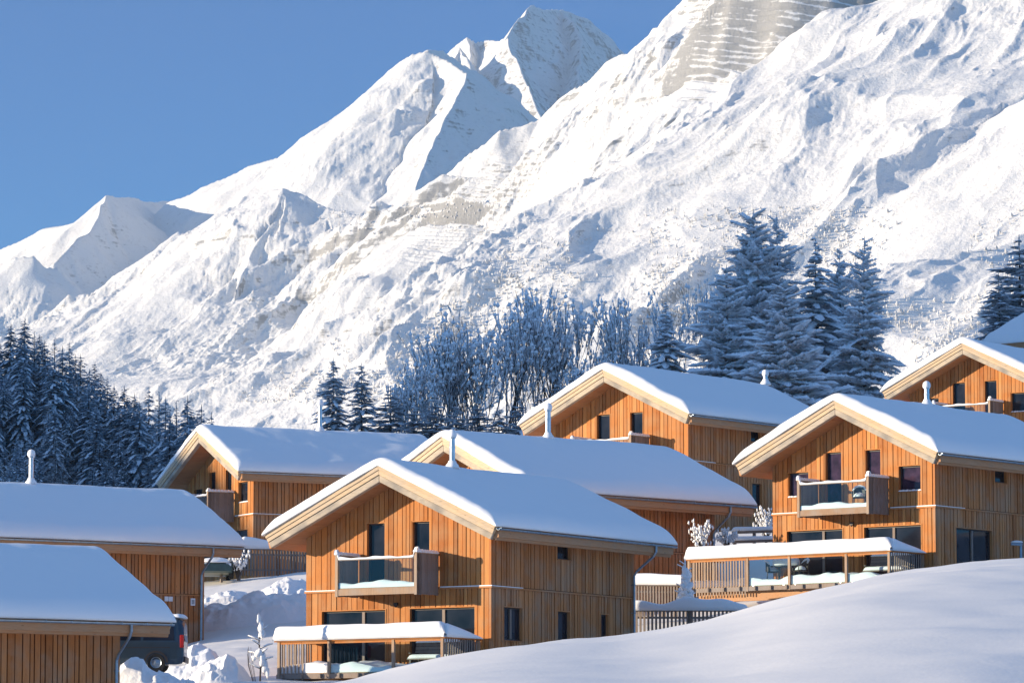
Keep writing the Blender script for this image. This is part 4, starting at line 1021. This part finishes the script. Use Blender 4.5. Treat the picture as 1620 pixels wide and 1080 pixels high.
# --- fences
def fence(label,P0,P1,h,snow0,snow1,pitch=.16,w=.085,post_every=2.1,seed=0,m='greywood',wave=.35,clear=.0):
    P0=Vector(P0);P1=Vector(P1); d=P1-P0; L=Vector((d.x,d.y,0)).length
    t=thing('picket_fence',label,'fence',P0,math.atan2(d.y,d.x),'snow capped picket fences'); sl=d.z/L; rr=random.Random(seed)
    n=max(2,int(L/post_every)+1); s=MB()
    k=int(L/pitch)
    for i in range(k):
        x=(i+.5)*L/k; z=sl*x; s.box(x-w/2,x+w/2,-.012,.012,z-h+clear+rr.uniform(-.02,.02),z-.02,0,rr.random())
    s.box(0,L,.014,.055,-.30,-.22) if abs(sl)<1e-6 else s.hexa([(0,.014,-.30),(L,.014,sl*L-.30),(L,.055,sl*L-.30),(0,.055,-.30),(0,.014,-.22),(L,.014,sl*L-.22),(L,.055,sl*L-.22),(0,.055,-.22)])
    s.hexa([(0,.014,-h+.25),(L,.014,sl*L-h+.25),(L,.055,sl*L-h+.25),(0,.055,-h+.25),(0,.014,-h+.33),(L,.014,sl*L-h+.33),(L,.055,sl*L-h+.33),(0,.055,-h+.33)])
    s.hexa([(0,-.06,-.02),(L,-.06,sl*L-.02),(L,.06,sl*L-.02),(0,.06,-.02),(0,-.06,.02),(L,-.06,sl*L+.02),(L,.06,sl*L+.02),(0,.06,.02)])
    s.build('pickets',M[m],t)
    for i in range(n):
        x=L*i/(n-1); p=MB(); p.box(x-.06,x+.06,.058,.17,sl*x-h-.5,sl*x+.0); p.build('post',M[m],t)
    sn=MB(); swept_snow(sn,(0,0,.02),(L,0,sl*L+.02),.16,snow0,snow1,seed,int(L*9),wav=wave); sn.build('rail_snow',M['snow'],t,smooth=True)
    return t
fence('picket fence with wavy snow cap in front of the wide terrace\'s support',at(998,966,177.2),at(1184,966,175.6),1.35,.40,.42,seed=3,wave=.25)
fence('slatted railing in shade right behind the middle chalet',at(985,925,181.5),at(1092,926,180.2),1.3,.48,.40,pitch=.13,w=.07,seed=5,wave=.04)
fence('slatted fence with a thick snow slab between the two left chalets',at(380,868,217.5),at(500,869.5,219.5),1.3,.62,.05,seed=6,wave=.04)
fence('short bare fence end beside the parked snowy car',at(352,867,217.0),at(379,868,217.4),1.3,.10,.12,pitch=.2,seed=7,wave=.04)
def rail_fence(label,P0,P1):
    P0=Vector(P0);P1=Vector(P1); d=P1-P0; L=d.length; t=thing('rail_fence',label,'fence',P0,math.atan2(d.y,d.x))
    for z in (-.12,-.55):
        r_=MB(); r_.box(0,L,-.03,.03,z-.06,z+.06); rl=r_.build('rail',M['greywood'],t)
        sn=MB(); swept_snow(sn,(0,0,z+.06),(L,0,z+.06),.10,.20,.17,3+z,20); sn.build('rail_snow',M['snow'],rl,smooth=True)
    for i in range(3):
        x=.1+i*(L-.2)/2; p=MB(); p.box(x-.06,x+.06,.034,.15,-1.3,.05); p.build('post',M['greywood'],t)
rail_fence('low rail fence with snow on both rails right of the rear chalet corner',at(1158,838,203),at(1226,836,202))
# --- vans and car
def body_mesh(mb,secs,mat=0):
    """loft through cross sections: each a list of (y,z), placed at x"""
    V=[];k=len(secs[0][1])
    for x,pr in secs: V+=[(x,y,z) for y,z in pr]
    F=[(i*k+j,(i+1)*k+j,(i+1)*k+(j+1)%k,i*k+(j+1)%k) for i in range(len(secs)-1) for j in range(k)]
    F+=[tuple(range(k)),tuple(range(len(V)-1,len(V)-k-1,-1))]
    F=[tuple(reversed(f)) for f in F]
    mb.add(V,F,mat)
def van_section(hw,top,belt,bot,tw):
    return [(-hw*.96,bot),(-hw,bot+.22),(-hw,belt),(-hw*tw,top-.16),(-hw*tw*.82,top-.03),(0,top),(hw*tw*.82,top-.03),(hw*tw,top-.16),(hw,belt),(hw,bot+.22),(hw*.96,bot)]
M['van']=plain_mat('van_paint_slate',(.035,.06,.085),.3,.3,.1,2)
M['van'].node_tree.nodes['Principled BSDF'].inputs['Coat Weight'].default_value=.5
M['tyre']=plain_mat('tyre_rubber',(.015,.015,.016),.85)
M['red']=plain_mat('tail_lamp_red',(.45,.02,.02),.25)
M['white']=plain_mat('white_plate',(.75,.77,.80),.5,0,.05)
M['carpaint']=plain_mat('car_paint_green_grey',(.05,.09,.09),.3,.2)
def wheel(parent,x,y,r=.33):
    w=MB(); n=22
    prof=[(r*.62,-.10),(r*.95,-.11),(r,-.07),(r,.07),(r*.95,.11),(r*.62,.10)]
    V=[];k=len(prof)
    for i in range(n):
        a=2*math.pi*i/n; V+=[(x+q*math.cos(a),y+d,r+q*math.sin(a)) for q,d in prof]
    w.add(V,[(i*k+j,((i+1)%n)*k+j,((i+1)%n)*k+(j+1)%k,i*k+(j+1)%k) for i in range(n) for j in range(k)])
    o=w.build('wheel',M['tyre'],parent,smooth=False)
    s=MB(); V=[];prof=[(r*.62,.0),(r*.6,.06),(r*.5,.03),(r*.14,.05),(.01,.06)]; sg=-1 if y<0 else 1; k=len(prof)
    for i in range(n):
        a=2*math.pi*i/n; V+=[(x+q*math.cos(a),y+sg*(.045+d),r+q*math.sin(a)) for q,d in prof]
    s.add(V,[(i*k+j,((i+1)%n)*k+j,((i+1)%n)*k+j+1,i*k+j+1) for i in range(n) for j in range(k-1)])
    s.build('rim',M['metal'],o)
def make_van(label,X,Y,Z,rz):
    t=thing('van',label,'van',(X,Y,Z),rz)          # x forward, rear at x=-2.4
    b=MB(); hw=.95
    secs=[]
    for x,top,belt,bot,w_,tw in [(-2.44,1.72,1.02,.42,.90,.86),(-2.38,1.86,1.05,.30,.94,.87),(-2.2,1.93,1.06,.26,.95,.88),(-1.0,1.96,1.08,.26,.95,.89),(.5,1.95,1.08,.26,.95,.88),(1.15,1.80,1.07,.26,.95,.86),(1.75,1.18,1.04,.26,.94,.93),(2.3,.98,.88,.28,.90,.95),(2.46,.80,.70,.34,.82,.96)]:
        secs.append((x,van_section(w_,top,belt,bot,tw)))
    body_mesh(b,secs); bo=b.build('body',M['van'],t,smooth=False,bevel=.02)
    def pane(x0,x1,sx,name='side_window'):
        g=MB(); s_=sx
        def yy(z): 
            q=(z-1.06)/(1.79-1.06); return s_*(hw*(1-q*.115)+.004)
        g.hexa([(x0,yy(1.12),1.12),(x1,yy(1.12),1.12),(x1-.05,yy(1.68),1.68),(x0+.04,yy(1.68),1.68),(x0,yy(1.12)+s_*.006,1.12),(x1,yy(1.12)+s_*.006,1.12),(x1-.05,yy(1.68)+s_*.006,1.68),(x0+.04,yy(1.68)+s_*.006,1.68)])
        g.build(name,M['pane'],bo)
    for sx in (-1,1):
        pane(-2.1,-.98,sx); pane(-.9,.1,sx); pane(.18,1.0,sx)
        m=MB(); m.box(-1.95,.1,sx*(hw+.0),sx*(hw+.012),.86,.885); m.build('slide_rail',M['frame'],bo)
        l=MB(); l.box(-2.445,-2.30,sx*.80,sx*.957,.86,1.32); l.build('tail_light',M['red'],bo,bevel=.02)
        for x in (-1.45,1.5):
            wheel(t,x,sx*.86)
            a=MB(); n=14; V=[]
            for i in range(n+1):
                q=math.pi*i/n; 
                for rr_ in (.36,.43): V.append((x+rr_*math.cos(q),sx*(hw+.003),.33+rr_*math.sin(q)));V.append((x+rr_*math.cos(q),sx*(hw+.014),.33+rr_*math.sin(q)))
            F=[]
            for i in range(n): F+=[(i*4+1,i*4+3,i*4+7,i*4+5),(i*4,i*4+4,i*4+6,i*4+2),(i*4,i*4+1,i*4+5,i*4+4),(i*4+2,i*4+6,i*4+7,i*4+3)]
            a.add(V,F); a.build('wheel_arch',M['frame'],bo)
    g=MB(); g.hexa([(-2.47,-.72,1.10),(-2.47,.72,1.10),(-2.40,.64,1.68),(-2.40,-.64,1.68),(-2.45,-.72,1.10),(-2.45,.72,1.10),(-2.38,.64,1.68),(-2.38,-.64,1.68)]); g.build('rear_window',M['pane'],bo)
    g=MB(); g.box(-2.50,-2.42,-.86,.86,.34,.56); g.build('bumper',M['frame'],bo,bevel=.03)
    sn=MB()
    for i in range(26):
        sn.blob((-2.2+i*.128,random.Random(i).uniform(-.1,.1),1.95),.32,.72,.13+.05*random.Random(i+9).random(),i,.12,10,7,flat=.8)
    sn.build('roof_snow',M['snow'],t,smooth=True)
    sn=MB(); 
    for i in range(16):
        sn.blob((-2.0+i*.14,-.955,1.09),.10,.03,.028,i,.3,8,6)
    for i in range(10): sn.blob((-1.7+.12*i,-.97,.75+.05*math.sin(i*2.)),.05,.02,.04,i+40,.3,7,5)
    sn.build('side_snow',M['snow'],t,smooth=True)
    return t
_vx,_vy,_=at(293,1010,160.)
make_van('dark slate van parked behind the lowest chalet, red tail light showing',_vx-2.45,160.4,5.20,math.pi)
def make_car(label,X,Y,Z,rz):
    t=thing('car',label,'car',(X,Y,Z),rz); b=MB(); hw=.86
    secs=[(x,van_section(w_,top,belt,bot,tw)) for x,top,belt,bot,w_,tw in [(-1.95,.95,.80,.40,.78,.9),(-1.8,1.20,.88,.26,.84,.82),(-1.2,1.45,.92,.24,.86,.76),(.0,1.50,.92,.24,.86,.76),(.55,1.32,.92,.24,.86,.78),(1.05,.98,.90,.24,.86,.92),(1.75,.88,.78,.26,.82,.94),(1.98,.70,.62,.34,.74,.95)]]
    body_mesh(b,secs); bo=b.build('body',M['carpaint'],t)
    g=MB(); g.hexa([(1.02,-.66,1.02),(1.02,.66,1.02),(.58,.56,1.35),(.58,-.56,1.35),(1.05,-.66,1.03),(1.05,.66,1.03),(.61,.56,1.36),(.61,-.56,1.36)]); g.build('windscreen',M['pane'],bo)
    for sx in (-1,1):
        l=MB(); l.box(1.80,1.96,sx*.46,sx*.72,.58,.72); l.build('headlight',M['white'],bo,bevel=.02)
        for x in (-1.2,1.25): wheel(t,x,sx*.76,.30)
    sn=MB()
    for i in range(14): sn.blob((-1.5+i*.15,0,1.46),.25,.62,.20,i,.15,10,7,flat=.8)
    sn.build('roof_snow',M['snow'],t,smooth=True)
    sn=MB()
    for i in range(9): sn.blob((.95+i*.11,0,.93-.02*i),.22,.70,.13,i+20,.15,10,7,flat=.8)
    sn.build('bonnet_snow',M['snow'],t,smooth=True)
    return t
_cx,_cy,_cz0=at(334,905,215.)
make_car('snow covered car seen head on between left chalet wall and slatted fence',_cx,217.2,_cz0-.25,-1.45)
# --- plates on the left chalet's wall, lamp
def plate(label,h,y,z,w,hh,group,m='white',split=False):
    X,Y,Z=l2w(h,W2+.03,y,z); o=MB()
    if split:
        o.box(-.012,.012,-w/2,-.015,-hh/2,hh/2); o.box(-.012,.012,.015,w/2,-hh/2,hh/2); o.box(-.014,-.008,-w/2+.01,w/2-.01,-hh/2+.02,hh/2-.02,1)
    else: o.box(-.012,.012,-w/2,w/2,-hh/2,hh/2); o.box(.0121,.016,-w*.32,w*.32,-hh*.3,hh*.3,1)
    b=o.build('wall_plate',[M[m],M['metal']]); b.location=(X,Y,Z); b.rotation_euler=(0,0,R(CH[h][3])); tag(b,label,'plate',group); return b
plate('white double plate on the left chalet\'s brown wall near the roof edge','F',8.83,-.2,.40,.21,None,split=True)
plate('pale blue plate on the left chalet\'s wall beside the downpipe','F',10.05,-.3,.22,.32,None)
def street_lamp(label,px,py,Y):
    X,Y,Z=at(px,py,Y); g=gz(X,Y); t=thing('street_lamp',label,'lamp',(X,Y,g))
    h=Z-g; p=MB(); p.tube([(0,0,-.3),(0,0,h*.6),(0,0,h)],[.07,.06,.05],10); p.build('pole',M['metal'],t)
    a=MB(); a.hexa([(-.42,-.10,h-.02),(.06,-.10,h-.06),(.06,.10,h-.06),(-.42,.10,h-.02),(-.40,-.07,h+.08),(.06,-.07,h+.08),(.06,.07,h+.08),(-.40,.07,h+.08)]); a.build('lamp_head',M['metal'],t,bevel=.03)
    s=MB(); s.blob((-.17,0,h+.09),.25,.10,.08,3,.1,12,7,flat=.8); s.build('snow_cap',M['snow'],t,smooth=True)
street_lamp('grey street lamp with snow cap at the right edge above the snow bank',1615,861,182.)
# --- snowy plants
def frost_plant(label,name,px,top,bot,Y,seed,kind,cat='plant'):
    X,Yw,Z0=at(px,bot,Y); Z1=at(px,top,Y)[2]; h=Z1-Z0; rr=random.Random(seed); t=thing(name,label,cat,(X,Yw,Z0))
    st=MB(); sn=MB()
    if kind=='dead':
        main=[(0,0,-.3),(.03,0,h*.3),(-.04,.02,h*.6),(.02,0,h*.86),(-.06,0,h)]
        st.tube(main,[.035,.03,.025,.02,.012],6)
        for (a,z,l) in ((-.9,.42,.45),(2.4,.38,.6),(.4,.5,.5),(-2.2,.55,.5),(2.9,.2,.4),(.2,.78,.3),(-.2,.3,.5),(3.0,.62,.45)):
            p=(0,0,h*z); q=(l*.6*math.cos(a),l*.4*math.sin(a),h*z+.25*l); e=(l*math.cos(a),l*.6*math.sin(a),h*z+.18)
            st.tube([p,q,e],[.016,.012,.008],5); sn.tube([(p[0],p[1],p[2]+.03),(q[0],q[1],q[2]+.03),(e[0],e[1],e[2]+.02)],[.02,.035,.02],6)
        for (z,x,rx,rz_) in ((.95,-.05,.07,.16),(.82,.03,.09,.22),(.72,.06,.11,.16),(.42,-.02,.16,.18),(.33,.10,.15,.24),(.22,.20,.10,.26),(.13,.28,.07,.18),(.36,-.22,.10,.11)):
            sn.blob((x,0,h*z),rx,rx*.8,rz_,int(z*100),.45,9,8)
        for i in range(7):
            a=rr.uniform(0,6.28); x=-.35+rr.uniform(-.1,.15); st.tube([(x*.4,0,-.3),(x,.05*i-.1,h*.25),(x-.08*rr.random(),.05*i,h*(.4+.15*rr.random()))],[.012,.01,.006],4)
    elif kind=='sapling':
        st.tube([(0,0,-.3),(.02,0,h*.5),(-.03,0,h*.8),(-.02,0,h)],[.04,.03,.02,.008],6)
        for i in range(26):
            z=h*(.05+.72*(i/26)); w_=.30*(1-.55*i/26); a=i*2.4
            sn.blob((w_*.55*math.cos(a),w_*.55*math.sin(a),z),w_*rr.uniform(.5,.9),w_*rr.uniform(.4,.7),.16*rr.uniform(.7,1.3),i,.35,9,7)
        for (a,z,l) in ((2.6,.78,.40),(2.9,.86,.25),(.4,.7,.25),(3.4,.35,.4),(2.7,.2,.5),(.2,.15,.4)):
            st.tube([(0,0,h*z),(l*math.cos(a),0,h*z+.16)],[.014,.008],5); sn.tube([(0,0,h*z+.02),(l*math.cos(a),0,h*z+.19)],[.03,.025],6)
        sn.tube([(-.03,0,h*.78),(-.02,0,h*1.0)],[.05,.02],6)
    else:
        for i in range(44):
            a=rr.uniform(0,6.28); l=rr.uniform(.25,.6); z=h*rr.uniform(.35,1.0)
            e=(l*math.cos(a),l*math.sin(a),z); st.tube([(0,0,-.3),(e[0]*.35,e[1]*.35,z*.5),e],[.02,.014,.008],5)
            for k in range(4):
                f=.5+.166*k; c=(e[0]*(.35+.65*(f-.5)*2) if f>.5 else e[0]*.35,e[1]*f,z*f+rr.uniform(-.05,.05))
                sn.blob((c[0],c[1],c[2]),rr.uniform(.02,.055),rr.uniform(.02,.05),rr.uniform(.04,.11),i*7+k,.6,7,6)
    st.build('stem',M['bark'],t); sn.build('snow_cover',M['lump_snow'],t,smooth=True); return t
frost_plant('tall withered plant wrapped in sunlit snow left of the middle terrace','withered_plant',411,973,1078,163.,4,'dead')
frost_plant('snow plastered sapling at the left end of the wide terrace','sapling',1085,884,955,178.,5,'sapling','sapling')
frost_plant('small shrub with snow clumps before the rear chalet\'s brown wall','shrub',1109,822,875,184.5,6,'bush','shrub')
frost_plant('small snowy shrub in front of the slatted fence between the left chalets','shrub',376,868,908,215.8,7,'bush','shrub')
frost_plant('snow laden shrub behind the low rail fence','shrub',1212,800,852,204.5,8,'bush','shrub')
frost_plant('broad shrub with grey twigs left of the low rail fence','shrub',1150,838,862,202.0,9,'bush','shrub')
# --- ploughed heaps of lumpy snow
def heap(px,py,Y,rx,ry,h,seed,n=90,name='snow_heap'):
    X,Yw,_z=at(px,py,Y); xs=np.linspace(X-rx*1.3,X+rx*1.3,n); ys=np.linspace(Yw-ry*1.3,Yw+ry*1.3,n); XX,YY=np.meshgrid(xs,ys)
    d=np.hypot((XX-X)/rx,(YY-Yw)/ry); m=np.clip(1-d,0,1)**.7
    lum=1-np.abs(2*vnoise(XX*2.1,YY*2.1,seed)-1); lum2=1-np.abs(2*vnoise(XX*5,YY*5,seed+4)-1); l3=vnoise(XX*12,YY*12,seed+6)
    Z=land(XX,YY)-.15+m*h*(.5+.6*vnoise(XX*.9,YY*.9,seed+2))+np.minimum(m*3,1)*(.15*lum**2*min(h,1)+.08*lum2**2*vnoise(XX*1.3,YY*1.3,seed+8)+.035*l3)-(m<=0)*.3
    return link(name,raw_mesh(name,np.stack([XX.ravel(),YY.ravel(),Z.ravel()],1),grid_faces(n,n),[M['lump_snow']]),kind='stuff')
heap(308,1032,166,1.4,1.6,1.9,3); heap(347,1036,164,1.2,1.4,1.3,4); heap(405,950,200,4.2,2.2,1.6,12,140); heap(222,1062,157.4,2.8,1.5,1.75,5,120); heap(276,1062,157.6,1.7,1.3,1.15,6); heap(345,915,206,1.9,2.2,.9,7); heap(455,912,208,1.6,1.8,.8,8); heap(375,1052,160.5,1.8,1.2,.35,9); heap(200,1040,158.3,1.0,1.0,1.1,10)
# ------------------------------------------------------------------ light, sky, camera
w=bpy.data.worlds.new('World'); scene.world=w; w.use_nodes=True
nt=w.node_tree; bg=nt.nodes['Background']
sky=nt.nodes.new('ShaderNodeTexSky'); sky.sky_type='NISHITA'; sky.sun_disc=False
sky.sun_elevation=SUN_EL; sky.sun_rotation=math.atan2(-math.cos(SUN_AZ),-math.sin(SUN_AZ))
sky.altitude=2500; sky.air_density=1.0; sky.dust_density=0.15; sky.ozone_density=3.0
# sky graded by height: zenith boosted to lift the shade fill, horizon dimmed
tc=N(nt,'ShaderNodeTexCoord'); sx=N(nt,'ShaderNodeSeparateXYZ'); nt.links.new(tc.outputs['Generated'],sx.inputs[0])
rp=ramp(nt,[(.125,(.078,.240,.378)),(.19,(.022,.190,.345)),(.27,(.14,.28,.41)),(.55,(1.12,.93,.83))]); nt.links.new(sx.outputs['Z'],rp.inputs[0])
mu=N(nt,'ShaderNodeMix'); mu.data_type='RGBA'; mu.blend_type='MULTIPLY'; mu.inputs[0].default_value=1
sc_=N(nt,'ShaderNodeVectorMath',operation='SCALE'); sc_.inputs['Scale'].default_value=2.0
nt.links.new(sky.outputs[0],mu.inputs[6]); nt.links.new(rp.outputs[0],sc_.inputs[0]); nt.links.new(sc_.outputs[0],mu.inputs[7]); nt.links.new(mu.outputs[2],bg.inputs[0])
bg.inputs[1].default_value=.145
sd=bpy.data.lights.new('sun','SUN'); sd.energy=5.0; sd.angle=R(.53); sd.color=(1,.83,.60)
so=bpy.data.objects.new('sun',sd); col.objects.link(so)
dv=Vector((math.cos(SUN_AZ)*math.cos(SUN_EL),math.sin(SUN_AZ)*math.cos(SUN_EL),-math.sin(SUN_EL)))
so.rotation_euler=dv.to_track_quat('-Z','Y').to_euler(); so.location=(-200,0,200)
cd=bpy.data.cameras.new('camera'); cam=bpy.data.objects.new('camera',cd); col.objects.link(cam)
cam.location=(0,0,0); cam.rotation_euler=(math.pi/2+PITCH,0,0)
cd.sensor_fit='HORIZONTAL'; cd.sensor_width=36; cd.lens=FPX/1620*36; cd.clip_start=.5; cd.clip_end=60000
scene.camera=cam
vs=scene.view_settings; vs.view_transform='Standard'; vs.look='None'; vs.exposure=0.66; vs.gamma=1; vs.use_curve_mapping=False
scene.cycles.max_bounces=6; scene.cycles.diffuse_bounces=3; scene.cycles.glossy_bounces=2; scene.cycles.transparent_max_bounces=16
scene.cycles.use_denoising=True

# thin winter haze between the village and the peaks
hz=MB(); hz.box(-1750,1750,-190,9850,-180,1800)
hm=bpy.data.materials.new('haze'); hm.use_nodes=True; ht=hm.node_tree; ht.nodes.clear()
ho=N(ht,'ShaderNodeOutputMaterial'); hv=N(ht,'ShaderNodeVolumePrincipled'); hv.inputs['Color'].default_value=(.72,.86,1,1); hv.inputs['Density'].default_value=3.3e-5; hv.inputs['Anisotropy'].default_value=.0
ht.links.new(hv.outputs[0],ho.inputs['Volume'])
hz.build('haze',hm,kind='stuff')
scene.cycles.volume_bounces=0
